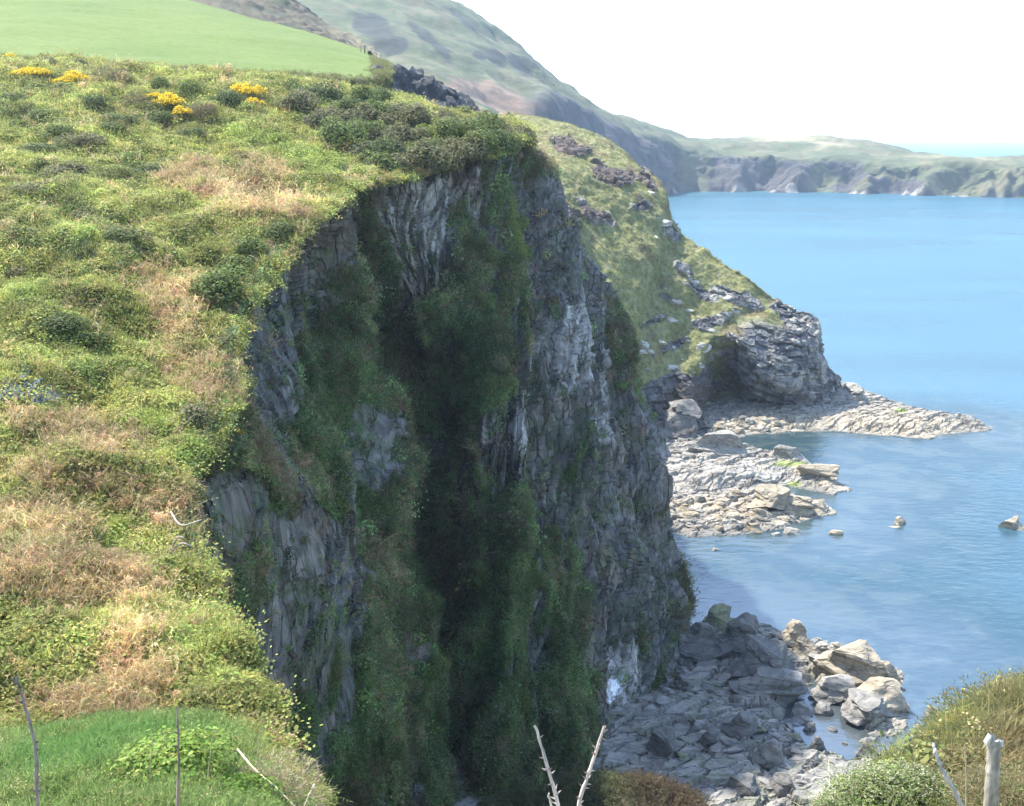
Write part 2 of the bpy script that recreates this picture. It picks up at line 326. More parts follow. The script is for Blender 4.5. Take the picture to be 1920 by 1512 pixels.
def build_brown_hill():
    rows = [[(100,-160,520),(300,-110,520),(450,-55,500),(540,-2,480),(600,36,460),(650,68,440),(690,92,420),(720,112,400),(740,140,390)],
            [(100,-155,480),(300,-105,480),(450,-50,460),(535,0,440),(590,40,420),(640,72,400),(685,97,385),(712,116,370),(730,145,360)],
            [(100,-90,420),(300,-45,410),(440,0,400),(520,40,385),(580,68,370),(630,90,355),(680,110,340),(700,130,330),(720,160,320)],
            [(100,0,360),(300,30,350),(440,60,340),(520,90,330),(580,110,320),(630,130,310),(680,140,300),(700,150,290),(720,180,290)]]
    G = orient(loft(rows, 140, 220)); N = gnormal(G); px, py, f = pix(G)
    G2 = G + N * (fbm(G / 12, 4, 80) * 1.5 + .9 * np.abs(vnoise(G / 3, 81)))[..., None]
    n = fbm(G / 9, 4, 82) * .5 + .5
    col = mixc((.065, .055, .035), (.1, .085, .05), n); col = mixc(col, (.15, .13, .075), sstep(560, 690, px - .2 * py)); col = mixc(col, (.05, .055, .03), sstep(.62, .75, n) * .8)
    tag(grid_obj('brown_hill', G2, M_FAR, col), 'brown heath and gorse hill behind the pasture', None, None, 'structure')
build_brown_hill()
def build_far():
    C = [[(250,-330,1050),(300,-220,950),(380,-60,800),(460,120,640),(480,230,520),(500,300,480)],
         [(420,-230,1050),(460,-140,950),(520,0,800),(600,130,640),(640,220,540),(660,300,500)],
         [(560,-150,1040),(600,-90,950),(660,20,800),(720,120,660),(780,210,570),(800,300,520)],
         [(700,-85,1020),(730,-50,930),(780,50,790),(830,140,680),(880,215,610),(900,310,560)],
         [(835,-10,1000),(850,0,930),(870,80,800),(905,160,710),(945,225,650),(970,330,600)],
         [(905,40,1000),(915,46,930),(930,110,810),(955,170,740),(990,215,690),(1010,340,650)],
         [(965,84,1000),(975,92,930),(985,135,830),(1000,170,770),(1022,192,730),(1040,345,690)],
         [(1020,128,1000),(1030,142,930),(1035,158,850),(1040,170,800),(1060,205,765),(1080,350,740)],
         [(1075,172,1040),(1080,180,960),(1085,188,900),(1090,196,850),(1105,222,820),(1125,355,800)],
         [(1140,208,1080),(1145,212,1000),(1148,222,960),(1150,232,930),(1165,260,910),(1180,358,890)],
         [(1240,243,1200),(1245,246,1150),(1245,256,1100),(1248,268,1060),(1258,305,1050),(1265,364,1030)],
         [(1320,262,1300),(1325,263,1240),(1325,270,1170),(1328,284,1110),(1335,320,1090),(1340,364,1050)],
         [(1420,262,1380),(1425,261,1300),(1425,268,1200),(1425,288,1110),(1428,325,1085),(1430,365,1045)],
         [(1540,258,1400),(1540,258,1320),(1540,270,1200),(1540,292,1095),(1540,330,1070),(1540,366,1030)],
         [(1640,268,1350),(1640,267,1270),(1640,280,1170),(1640,303,1070),(1640,335,1045),(1640,367,1010)],
         [(1700,285,1280),(1700,283,1200),(1700,292,1120),(1700,308,1045),(1700,338,1025),(1700,369,995)],
         [(1760,294,1200),(1760,293,1140),(1760,297,1080),(1760,309,1025),(1760,340,1005),(1760,371,975)],
         [(1920,298,1160),(1920,297,1090),(1920,300,1040),(1920,311,985),(1920,345,970),(1920,374,945)],
         [(2150,300,1130),(2150,299,1060),(2150,302,1010),(2150,315,950),(2150,348,935),(2150,378,915)]]
    C = [c[:-1] + [c[-1], (c[-1][0], c[-1][1] + 16, c[-1][2])] for c in C]
    G = orient(loft(C, 620, 170)); N = gnormal(G); px, py, f = pix(G)
    v = np.linspace(0, 1, G.shape[1])[None, :] * np.ones(G.shape[:2]); v = v if py[:, -1].mean() > py[:, 0].mean() else v[:, ::-1]
    v = v * 1.2; cl = sstep(.60, .68, v + .035 * fbm(G / 40, 3, 90)) * sstep(960, 1040, px + 30 * vnoise(G / 40, 7))
    # spurs and gullies: each spur slopes up from the left and falls off sharply on its seaward side
    one = lambda k, sl, sd: vnoise(np.stack([(px + (v - .6) * sl) / k, px * 0, v * .8], -1), sd)
    def saw(k, sl, sd, cut): t = ((px + (v - .6) * sl) / k + 1.2 * one(k * 1.6, sl, sd)) % 1.0; return sstep(0, 1, np.where(t < cut, t / cut, (1 - t) / (1 - cut))) - .5
    amp = cl * sstep(.6, .85, v) * (1 - .6 * sstep(.93, 1, v)) * (13 + 10 * one(130, 0, 5)) * (.3 + .7 * sstep(1180, 1330, px))
    f1, f2, cid = worley(G / np.array([11, 11, 15.]), 4)
    d = amp * (1.5 * saw(165, 120, 3, .68) + .4 * saw(58, 60, 4, .6) + .16 * one(16, 10, 6)) + cl * ((cid - .5) * 4 + fbm(G / 14, 4, 91) * 2.5) * (.3 + .7 * sstep(1150, 1300, px)) + (1 - cl) * fbm(G / 45, 4, 92) * 4
    G2 = G + N * d[..., None]
    n = fbm(G / 35, 4, 95) * .5 + .5; n2 = fbm(G / 10, 4, 96) * .5 + .5
    grass = mixc((.062, .078, .036), (.085, .092, .045), n); grass = mixc(grass, (.13, .105, .065), sstep(.55, .75, n2) * .5)
    scrub = zone(px, py, [(700,55,45,30,40),(740,90,25,15),(820,90,40,12,45),(790,60,30,12,40),(900,105,15,12),(930,110,25,12,30),(980,125,35,15,35),(1010,145,20,8,30),(870,40,40,6,40)])
    grass = mixc(grass, (.03, .033, .026), sstep(.35, .6, scrub + .35 * (n2 - .5)) * .9)
    red = zone(px, py, [(930,185,70,18,15),(985,205,40,15),(880,165,50,12)]); grass = mixc(grass, (.2, .12, .09), sstep(.2, .7, red) * .6)
    grass = mixc(grass, (.3, .26, .16), zone(px, py, [(1480,262,70,4),(1560,275,30,4),(1780,298,60,3)]) * .8)
    rock = mixc((.034, .034, .038), (.075, .068, .06), n2); rock = mixc(rock, grass, np.clip(sstep(.2, .5, n + .5 * (n2 - .5) - .7 * (v - .78)) * sstep(-.5, .15, one(60, 60, 9)) * sstep(1230, 1300, px), 0, .9))
    rock = mixc(rock, (.2, .185, .16), sstep(.95, .975, v) * sstep(1230, 1260, px) * sstep(.3, .6, n2))
    tag(grid_obj('far_headland', G2, M_FAR, mixc(grass, rock, cl)), 'hazy hill running out into a long low headland across the bay', None, None, 'structure')
build_far()

# ------------------------------------------------------------------ middle headland
OUTCROP_SITES = []
def build_headland():
    C = [[(930,235,290),(950,215,262),(965,222,245),(985,270,225),(1000,330,205),(1010,400,190),(1010,520,175),(1010,640,165)],
         [(1030,255,275),(1040,232,252),(1052,238,238),(1050,290,215),(1060,380,195),(1065,480,180),(1060,560,170),(1060,680,160)],
         [(1110,290,268),(1122,260,245),(1132,268,233),(1120,330,212),(1100,430,195),(1090,520,182),(1090,610,172),(1095,720,162)],
         [(1180,340,260),(1188,305,236),(1192,315,226),(1185,380,210),(1165,470,197),(1150,560,184),(1140,650,173),(1140,770,165)],
         [(1230,400,250),(1240,350,230),(1242,362,221),(1230,425,209),(1215,505,198),(1192,600,187),(1185,690,178),(1190,800,171)],
         [(1250,470,240),(1257,415,222),(1260,430,216),(1245,475,208),(1225,540,199),(1205,620,189),(1200,710,181),(1215,815,175)],
         [(1290,510,232),(1302,460,217),(1302,468,213),(1285,510,206),(1260,560,199),(1232,630,191),(1225,710,184),(1240,815,179)],
         [(1340,560,228),(1352,497,213),(1352,503,210),(1330,540,205),(1300,590,199),(1272,650,193),(1258,715,187),(1265,805,182)],
         [(1395,620,226),(1402,528,210),(1402,533,207),(1375,560,203),(1345,600,198),(1322,650,193),(1300,730,187),(1285,800,183)],
         [(1425,660,224),(1432,552,209),(1430,558,206),(1405,582,202),(1375,605,198),(1340,640,195),(1338,710,203),(1330,770,203)],
         [(1455,690,222),(1462,568,208),(1458,576,204),(1435,596,200),(1405,610,197),(1378,640,194),(1372,700,203),(1370,765,205)],
         [(1490,710,220),(1492,588,207),(1487,596,203),(1462,610,199),(1430,622,196),(1400,660,192),(1392,720,198),(1395,762,203)],
         [(1520,720,218),(1518,600,206),(1512,608,202),(1490,622,198),(1460,640,195),(1425,690,191),(1412,735,196),(1420,762,202)],
         [(1538,725,216),(1533,618,205),(1528,628,201),(1508,645,197),(1482,670,194),(1452,712,191),(1440,742,196),(1450,765,201)],
         [(1545,730,215),(1537,660,205),(1532,668,201),(1515,680,197),(1500,698,195),(1485,722,193),(1475,745,197),(1485,768,200)],
         [(1568,745,214),(1552,695,206),(1546,700,203),(1532,712,200),(1522,725,199),(1515,738,198),(1512,752,199),(1520,772,200)],
         [(1582,755,214),(1568,725,208),(1563,730,205),(1552,738,203),(1546,746,202),(1542,754,202),(1542,762,202),(1548,776,202)]]
    G = orient(loft(C, 480, 440)); N = gnormal(G); px, py, f = pix(G)
    rz = zone(px, py, [(1440,680,90,75),(1500,640,60,60,30),(1385,560,55,14,20),(1310,550,48,13,30),(1330,605,52,13,-25),(1270,645,46,10,-25),(1230,600,30,6,-25),(1255,560,24,6,30),(1230,800,70,80),(1300,725,55,38,-15),(1280,510,22,10,30),(1240,730,50,22,-20),
        (1070,275,45,18,30),(1130,325,36,16,50),(1215,345,32,14,60),(1120,405,50,14,15),(1075,400,30,30),(1260,440,30,12,40),(1480,585,55,18,30),(1200,390,20,10),(1160,340,40,20)])
    n = fbm(G / 3, 4, 100) * .5 + .5
    rk = sstep(.42, .58, rz + .55 * (n - .5) + .08 * vnoise(G / 1.1, 3)); rk = np.maximum(rk, sstep(1370, 1410, px - (py < 600) * (600 - py) * 1.2) * sstep(590, 625, py + .15 * (1450 - px)))
    # slate beds: thin plates that dip inland, stepped into ledges
    b = np.array([.32, -.25, .9]); b /= np.linalg.norm(b); h = G @ b + .5 * fbm(G / 7, 3, 101)
    lay = h / .85; ly = np.floor(lay); fr = lay - ly; z0 = ly * 0
    step = _hash(ly, np.floor((G[..., 0] + 2.2 * _hash(ly, z0, z0, 5)) / 3.4), np.floor(G[..., 1] / 3.4), 7)
    f1, f2, cid = worley(G / np.array([2.2, 2.2, 1.3]), 14)
    d = fbm(G / 12, 3, 102) * .8 + rk * ((step - .5) * .9 + (cid - .5) * .45 - .3 * sstep(.82, 1, fr) + .25 * fbm(G / .9, 3, 8) + .25) + (1 - rk) * .3 * fbm(G / 2.2, 3, 9)
    edge = np.minimum(1, sstep(0, .06, np.linspace(0, 1, G.shape[1])))[None, :]
    G2 = G + N * (d * edge)[..., None]
    turf = mixc((.135, .138, .056), (.178, .17, .078), n); turf = mixc(turf, (.13, .1, .055), sstep(.6, .8, fbm(G / 5, 3, 105) * .5 + .5) * .6)
    rock = mixc((.075, .072, .075), (.15, .145, .14), np.clip(step * .6 + n * .5 - .1, 0, 1))
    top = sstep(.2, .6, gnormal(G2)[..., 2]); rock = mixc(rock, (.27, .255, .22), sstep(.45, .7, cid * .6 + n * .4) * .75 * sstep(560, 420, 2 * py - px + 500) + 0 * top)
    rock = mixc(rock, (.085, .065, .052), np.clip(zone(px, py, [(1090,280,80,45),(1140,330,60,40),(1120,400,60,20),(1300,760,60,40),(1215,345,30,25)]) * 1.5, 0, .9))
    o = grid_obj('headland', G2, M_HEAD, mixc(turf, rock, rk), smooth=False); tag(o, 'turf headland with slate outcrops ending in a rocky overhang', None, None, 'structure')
    return G2, rk
HEAD, HEAD_RK = build_headland()

# ------------------------------------------------------------------ shore platforms
def poly_sd(X, Y, pts):
    """signed distance in metres to a closed outline, positive inside"""
    p = np.array(pts); q = np.roll(p, -1, 0); d = np.full(X.shape, 1e9); ins = np.zeros(X.shape, bool)
    for (ax, ay), (bx, by) in zip(p, q):
        ex, ey = bx - ax, by - ay; t = np.clip(((X - ax) * ex + (Y - ay) * ey) / (ex * ex + ey * ey + 1e-9), 0, 1)
        d = np.minimum(d, np.hypot(X - ax - t * ex, Y - ay - t * ey))
        c = ((ay > Y) != (by > Y)) & (X < (bx - ax) * (Y - ay) / (by - ay + 1e-12) + ax); ins ^= c
    return np.where(ins, d, -d)
def ground(pts, z=0.): return [tuple(on(a, b, z)[:2]) for a, b in pts]
LEDGES = [  # outline at the waterline, height, rise length
 (ground([(1280,770),(1340,738),(1470,728),(1560,712),(1640,738),(1730,770),(1850,790),(1868,806),(1790,810),(1745,822),(1640,813),(1540,806),(1440,812),(1390,818),(1320,818),(1270,800)], .2), 1.5, 5),
 (ground([(1530,735),(1580,718),(1640,742),(1600,775),(1540,775)], 1), 1.2, 5),
 (ground([(1150,740),(1260,760),(1310,800),(1325,830),(1390,838),(1480,852),(1555,885),(1600,915),(1560,923),(1480,908),(1410,925),(1340,930),(1200,925),(1130,860)], .3), 2.0, 6),
 (ground([(1150,760),(1250,770),(1300,812),(1290,850),(1230,870),(1150,850)], 1), 3.2, 6),
 (ground([(1200,925),(1330,920),(1470,925),(1545,942),(1565,962),(1480,985),(1380,1003),(1290,1008),(1230,985)], .1), .75, 3),
 (ground([(1270,1190),(1330,1152),(1440,1165),(1500,1190),(1545,1228),(1640,1225),(1690,1258),(1695,1290),(1672,1305),(1706,1335),(1700,1368),(1650,1400),(1660,1512),(1640,1900),(100,1900),(300,1500),(700,1300),(1190,1300),(1240,1250)], .2), .8, 4),
]
POOL = ground([(1500,1285),(1530,1270),(1545,1300),(1600,1325),(1640,1370),(1680,1385),(1660,1420),(1600,1418),(1530,1405),(1490,1370),(1455,1350),(1470,1325)], .3)
def shore_height(X, Y):
    P = np.stack([X, Y, X * 0], -1); w = .55 * fbm(P / 2.2, 3, 110); h = np.full(X.shape, -1.6)
    for pts, ht, rise in LEDGES:
        sd = poly_sd(X, Y, pts) + w; h = np.maximum(h, np.where(sd > 0, ht * sstep(0, rise, sd) + .12 * (sd > 0), np.maximum(-1.6, sd * .45)))
    return h
def build_shore():
    x0, x1, y0, y1 = -26, 92, 52, 216; nx, ny = 700, 900
    X, Y = np.meshgrid(np.linspace(x0, x1, nx), np.linspace(y0, y1, ny) , indexing='ij')
    h = shore_height(X, Y); inl = sstep(-.2, .6, h)
    P = np.stack([X, Y, X * 0], -1); th = rad(-32); Q = np.stack([(X * math.cos(th) - Y * math.sin(th)) / 4.2, (X * math.sin(th) + Y * math.cos(th)) / 1.5, X * 0], -1)
    f1, f2, cid = worley(Q + .25 * fbm(P / 3, 2, 4)[..., None], 3); g1, g2, gid = worley(Q * 2.6 + 3, 6)
    h2 = h + inl * ((cid - .45) * .5 + (gid - .5) * .2 + .5 * (f1 - .3) * (cid - .3) - .28 * (f2 - f1 < .09) + .1 * fbm(P / .8, 3, 5))
    ps = poly_sd(X, Y, POOL) + .4 * fbm(P / 1.5, 2, 9); h2 = np.where(ps > -1, np.minimum(h2, h2 * (1 - sstep(-1, .6, ps)) + sstep(-1, .6, ps) * (-.22 + .3 * (gid > .9))), h2)
    G = np.stack([X, Y, h2], -1); px, py, f = pix(G)
    n = fbm(P / 2, 4, 111) * .5 + .5
    col = mixc((.135, .127, .11), (.25, .235, .205), np.clip(.5 * n + .6 * gid - .1, 0, 1))
    tan = np.clip(zone(px, py, [(1650,790,160,28,5),(1440,790,110,22),(1560,895,50,20,20),(1450,955,120,28),(1330,945,90,15),(1620,1270,70,50),(1490,1210,40,20),(1650,1340,50,30)]) * 1.4, 0, 1)
    col = mixc(col, mixc((.22, .185, .13), (.32, .275, .2), n), tan * .9)
    col = mixc(col, mixc((.24, .22, .185), (.34, .315, .265), n), np.clip(zone(px, py, [(1300,885,110,45),(1420,880,70,25),(1560,750,60,25)]), 0, 1) * .8)
    alg = sstep(.3, .6, zone(px, py, [(1480,870,40,6),(1490,908,15,5),(1360,1155,40,8,15),(1400,1165,40,6),(1690,770,12,4),(1330,1200,50,20)]) + .3 * (n - .5)); col = mixc(col, (.2, .25, .05), alg * .8)
    wet = sstep(.35, .0, h2) * (1 - tan) ; col = mixc(col, (.07, .075, .07), wet * .6 * sstep(-.5, 0, h2))
    col = mixc(col, (.16, .17, .1), sstep(.6, .75, fbm(P / 1.6, 3, 113) * .5 + .5) * .4 * (1 - tan) * (py > 1150))
    tag(grid_obj('shore', G, M_SHORE, col, smooth=False), 'wave cut slate platforms and cove floor at the cliff foot', None, None, 'structure')
    return G
SHORE = build_shore()

# ------------------------------------------------------------------ sea
def build_sea():
    m, t, b = mat_new('sea_water'); L = t.links.new
    g = nd(t, 'ShaderNodeNewGeometry'); a = nd(t, 'ShaderNodeAttribute', attribute_name='Col')
    t.nodes.remove(b); df = nd(t, 'ShaderNodeBsdfDiffuse'); gl = nd(t, 'ShaderNodeBsdfGlossy'); gl.inputs['Roughness'].default_value = .2; mx = nd(t, 'ShaderNodeMixShader'); L(a.outputs['Color'], df.inputs['Color'])
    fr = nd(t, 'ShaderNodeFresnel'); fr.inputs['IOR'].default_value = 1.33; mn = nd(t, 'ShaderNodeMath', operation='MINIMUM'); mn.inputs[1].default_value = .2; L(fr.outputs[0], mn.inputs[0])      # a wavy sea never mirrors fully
    cm = nd(t, 'ShaderNodeAttribute', attribute_name='shallow_sheen'); mm = nd(t, 'ShaderNodeMath', operation='MULTIPLY'); mm.inputs[1].default_value = .24; L(cm.outputs['Fac'], mm.inputs[0]); mk = nd(t, 'ShaderNodeMath', operation='MAXIMUM'); L(mn.outputs[0], mk.inputs[0]); L(mm.outputs[0], mk.inputs[1])  # extra sky sheen painted over the shallows, stronger than water reflects there
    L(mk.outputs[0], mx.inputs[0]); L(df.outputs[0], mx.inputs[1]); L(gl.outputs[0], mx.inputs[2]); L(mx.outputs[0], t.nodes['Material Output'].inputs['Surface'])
    n1 = nd(t, 'ShaderNodeTexNoise'); n1.inputs['Scale'].default_value = .9; n1.inputs['Detail'].default_value = 5
    mp = nd(t, 'ShaderNodeMapping'); mp.inputs['Scale'].default_value = (.55, 1, 1); mp.inputs['Rotation'].default_value = (0, 0, rad(20)); L(g.outputs['Position'], mp.inputs[0]); L(mp.outputs[0], n1.inputs['Vector'])
    bp = nd(t, 'ShaderNodeBump'); bp.inputs['Strength'].default_value = .5; bp.inputs['Distance'].default_value = .25; L(n1.outputs['Fac'], bp.inputs['Height'])
    for q in (df, gl, fr): L(bp.outputs[0], q.inputs['Normal'])
    xs = np.unique(np.r_[np.linspace(-12, 100, 300), np.geomspace(100, 12000, 60), -np.geomspace(12, 12000, 50)]); ys = np.unique(np.r_[np.linspace(50, 220, 420), np.geomspace(220, 12000, 90), -np.geomspace(1, 600, 8) + 50])
    X, Y = np.meshgrid(xs, ys, indexing='ij'); P = np.stack([X, Y, X * 0], -1)
    dep = -shore_height(X, Y); dist = np.full(X.shape, 99.)
    for pts, ht, rise in LEDGES: dist = np.minimum(dist, np.maximum(0, -poly_sd(X, Y, pts)))
    n = fbm(P / 9, 4, 120) * .5 + .5; big = fbm(P / np.array([160, 60, 1.]), 3, 121) * .5 + .5
    deep = mixc((.028, .07, .096), (.032, .076, .103), big)
    deep = mixc(deep, (.027, .08, .107), sstep(120, 380, Y)); deep = deep * (1 + .16 * np.clip(fbm(P / np.array([90, 22, 1.]), 3, 129), -1, 1))[..., None]; deep = mixc(deep, (.018, .085, .11), sstep(1500, 6000, Y))
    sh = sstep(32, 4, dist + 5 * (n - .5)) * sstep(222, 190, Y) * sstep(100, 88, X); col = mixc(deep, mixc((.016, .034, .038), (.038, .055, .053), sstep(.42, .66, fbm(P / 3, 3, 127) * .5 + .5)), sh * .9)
    pale = sstep(.6, .85, fbm(P / np.array([3.5, 1.6, 1.]), 3, 123) * .5 + .5) * sstep(45, 5, dist); col = mixc(col, (.1, .14, .15), pale * .08)
    pool = sstep(-.5, 1, poly_sd(X, Y, POOL)); col = mixc(col, (.05, .06, .062), pool * .85)
    G = P.copy(); G[..., 2] = 0.0
    o = grid_obj('sea', G, m, col); ca = o.data.attributes.new('shallow_sheen', 'FLOAT', 'POINT'); ca.data.foreach_set('value', sh.astype(np.float32).ravel()); tag(o, 'blue sea of the bay reaching to the horizon', None, None, 'structure')
build_sea()

# ------------------------------------------------------------------ ground round the viewpoint
def build_near():
    W = lambda *r: [np.array(p, float) for p in r]
    xs = (-14, -8, -3, 1, 5, 10, 18); rows = []
    for y, z in ((-9, 48.8), (0, 48.3), (2.4, 47.7), (4, 46.2), (7, 43.6), (13, 37), (26, 22), (46, 5), (56, -2)):
        rows.append(W(*[(x * (1 + max(0, y) * .03), y, z + .25 * math.sin(x * .9 + y)) for x in xs]))
    G = orient(loft(rows, 140, 120)); G[..., 2] += .3 * fbm(G / 2, 3, 130) * sstep(3, 8, G[..., 1])
    n = fbm(G / 1.5, 3, 131) * .5 + .5
    tag(grid_obj('ground', G[::-1].copy() if gnormal(G)[..., 2].mean() < 0 else G, M_SLOPE, mixc((.08, .1, .04), (.15, .13, .07), n)), 'grass at the head of the cove under the viewpoint', None, None, 'structure')
    rows = [[(-500,1950,5),(0,1950,5),(300,1950,5.2),(500,1950,5.4),(680,1950,5.6)],
            [(-500,1620,8),(0,1600,8),(300,1580,8.3),(520,1600,8.5),(640,1640,9)],
            [(-500,1450,10.5),(0,1450,10.5),(250,1425,11),(450,1450,11),(585,1525,11)],
            [(-500,1392,12),(0,1408,12),(250,1378,12.5),(420,1388,12.5),(590,1500,12)],
            [(-500,1410,13.5),(0,1420,13.5),(250,1395,14),(430,1420,14),(615,1550,13)],
            [(-500,1700,14.5),(0,1750,14.5),(250,1750,15),(450,1750,15),(640,1850,14)]]
    K = orient(loft(rows, 160, 140)); K[..., 2] += .12 * fbm(K / .9, 3, 132); px, py, f = pix(K)
    n = fbm(K / .6, 3, 133) * .5 + .5
    tag(grid_obj('knoll', K, M_SLOPE, mixc((.12, .16, .05), (.2, .2, .09), n)), 'grassy knoll in front of the slope', None, None, 'structure')
    cols = [[(860,1720,50),(890,1620,56),(900,1500,60),(900,1515,63),(910,1680,66)],[(980,1720,50),(1000,1580,56),(1020,1462,60),(1020,1477,63),(1030,1680,66)],[(1070,1700,50),(1095,1550,57),(1105,1440,61),(1105,1455,64),(1115,1650,67)],[(1150,1700,50),(1170,1545,57),(1180,1440,62),(1180,1452,65),(1190,1620,68)],
            [(1250,1700,50),(1240,1545,58),(1232,1440,63),(1232,1452,66),(1235,1600,69)],[(1320,1700,50),(1300,1570,58),(1285,1465,62),(1285,1478,65),(1285,1600,68)],
            [(1400,1720,50),(1370,1620,57),(1335,1515,61),(1335,1530,64),(1330,1620,67)],[(1460,1760,50),(1420,1680,56),(1380,1590,60),(1380,1600,63),(1370,1660,66)]]
    B = orient(loft(cols, 80, 80)); B[..., 2] += .5 * fbm(B / 2, 3, 134) - 1.3; n = fbm(B, 3, 135) * .5 + .5
    tag(grid_obj('slope_foot', B, M_SLOPE, mixc((.06, .07, .035), (.1, .08, .045), n)), 'brown vegetated foot of the near slope by the cove floor', None, None, 'structure')
    return K, B
KNOLL, FOOT = build_near()

def build_bank():
    sil = [(1440,1600,6.2),(1520,1530,6.4),(1600,1470,6.6),(1690,1400,6.9),(1770,1352,7.3),(1850,1300,7.7),(1930,1285,8.0),(2060,1270,8.2),(2250,1260,8.4),(2600,1270,8.8),(3100,1300,9.2)]
    cols = [[(x + 30 + 25, y + 420 + 22, Y - 2.6), (x + 45, y + 272, Y - 1.6), (x + 33, y + 132, Y - .7), (x + 25, y + 22, Y), (x + 30, y + 34, Y + .6), (x + 35, y + 322, Y + 1.4), (x + 25, y + 722, Y + 2)] for x, y, Y in sil]
    B = orient(loft(cols, 110, 90)); B[..., 2] += .07 * fbm(B / .5, 3, 137); n = fbm(B / .4, 3, 138) * .5 + .5
    tag(grid_obj('bank', B, M_SLOPE, mixc((.1, .1, .045), (.16, .13, .07), n)), 'scrubby bank rising to the right border', None, None, 'structure'); return B
BANK = build_bank()

# ------------------------------------------------------------------ leaves and blades
class LB:
    """collects quads with a colour each"""
    def __init__(s): s.v = []; s.c = []
    def quads(s, Q, C): s.v.append(np.asarray(Q, float).reshape(-1, 4, 3)); s.c.append(np.repeat(np.asarray(C, float).reshape(-1, 1, 3), 4, 1).reshape(-1, 4, 3))
    def mesh(s, name, mat, smooth=False):
        V = np.concatenate(s.v).reshape(-1, 3); C = np.concatenate(s.c).reshape(-1, 3)
        return new_mesh(name, V, np.arange(len(V)).reshape(-1, 4), mat, C, smooth, link=False)
def add_leaves(lb, C, N, size, rng, col, aspect=.6):
    n = len(C); t = unit(np.cross(N, unit(rng.normal(size=(n, 3))))); b = np.cross(N, t); s = np.asarray(size).reshape(-1, 1) * np.ones((n, 1))
    lb.quads(np.stack([C - t * s, C + b * s * aspect - t * s * .1, C + t * s, C - b * s * aspect - t * s * .1], 1), col)
def add_blades(lb, B, D, length, width, droop, rng, col, seg=3, down=(0, 0, -1)):
    """blades from B along D that bend over"""
    n = len(B); L = np.asarray(length).reshape(-1, 1) * np.ones((n, 1)); side = unit(np.cross(D, unit(rng.normal(size=(n, 3)))))
    P = [B]; d = D.copy()
    for k in range(seg): P.append(P[-1] + d * L / seg); d = unit(d + np.array(down, float) * np.asarray(droop).reshape(-1, 1) * (k + 1) / seg)
    w = [width * (1 - k / (seg + .15)) for k in range(seg + 1)]
    for k in range(seg): lb.quads(np.stack([P[k] - side * w[k], P[k] + side * w[k], P[k + 1] + side * w[k + 1], P[k + 1] - side * w[k + 1]], 1), col)
    return P
def vary(rng, n, lo=.65, hi=1.35, hue=.12):
    b = rng.uniform(lo, hi, (n, 1)); return b * (1 + rng.uniform(-hue, hue, (n, 3)))
PROTO = bpy.data.collections.new('plant_kinds')
PIDX = {}
def proto(name, lb):
    o = bpy.data.objects.new('%02d_%s' % (len(PIDX), name), lb.mesh(name, M_LEAFI)); PROTO.objects.link(o); PIDX.setdefault(name.rstrip('0123456789'), []).append(len([x for q in PIDX.values() for x in q])); return o
def fan(rng, n, spread):
    a = rng.uniform(0, 2 * math.pi, n); r = rng.uniform(.1, 1, n) * spread; return unit(np.stack([np.cos(a) * r, np.sin(a) * r, np.ones(n)], 1))
for k in range(3):                                   # green grass
    r = R_(k); lb = LB(); n = 26; B = np.c_[r.normal(0, .13, (n, 2)), np.full(n, -.05)]; add_blades(lb, B, fan(r, n, .8), r.uniform(.45, 1, n), .022, r.uniform(.2, .8, n), r, vary(r, n)); proto('grass%d' % k, lb)
for k in range(3):                                   # dead bracken
    r = R_(20 + k); lb = LB(); n = 9; B = np.c_[r.normal(0, .16, (n, 2)), np.full(n, -.05)]; c = vary(r, n, .7, 1.3, .08)
    P = add_blades(lb, B, fan(r, n, 1.5), r.uniform(.8, 1.3, n), .013, r.uniform(.5, 1.2, n), r, c * 1.15, 4)
    for i in range(1, 5):
        for s in range(4):
            q = P[i - 1] + (P[i] - P[i - 1]) * r.uniform(0, 1, (n, 1)); D = unit(r.normal(size=(n, 3)) + np.array([0, 0, -.35])); add_blades(lb, q, D, r.uniform(.12, .3, n), .018, r.uniform(.2, .8, n), r, c * r.uniform(.6, 1.25, (n, 1)), 2)
    proto('bracken%d' % k, lb)
for k in range(3):                                   # bramble and leafy scrub
    r = R_(40 + k); lb = LB(); n = 90; d = unit(np.c_[r.normal(size=(n, 2)), np.abs(r.normal(size=n)) * .9 - .1]); C = d * r.uniform(.35, .62, (n, 1)) * np.array([1, 1, .75]); N = unit(d + r.normal(0, .45, (n, 3)) + [0, 0, .4])
    add_leaves(lb, C, N, r.uniform(.055, .1, n), r, vary(r, n) * (1 + .0 * C[:, 2:]), .62); proto('leafy%d' % k, lb)
for k in range(2):                                   # ivy and hanging leaves (on a face: local z leaves the rock)
    r = R_(60 + k); lb = LB(); n = 80; C = np.c_[r.normal(0, .34, n), r.normal(0, .5, n), r.uniform(0, .3, n)]; add_leaves(lb, C, unit(r.normal(0, .5, (n, 3)) + [0, -.2, 1]), r.uniform(.05, .09, n), r, vary(r, n), .75); proto('ivy%d' % k, lb)
for k in range(2):                                   # gorse and heath sprigs
    r = R_(80 + k); lb = LB(); n = 70; d = unit(np.c_[r.normal(size=(n, 2)), np.abs(r.normal(size=n))]); B = d * r.uniform(.1, .4, (n, 1)); add_blades(lb, B, unit(d + r.normal(0, .4, (n, 3)) + [0, 0, .5]), r.uniform(.12, .3, n), .017, .1, r, vary(r, n), 2); proto('sprig%d' % k, lb)
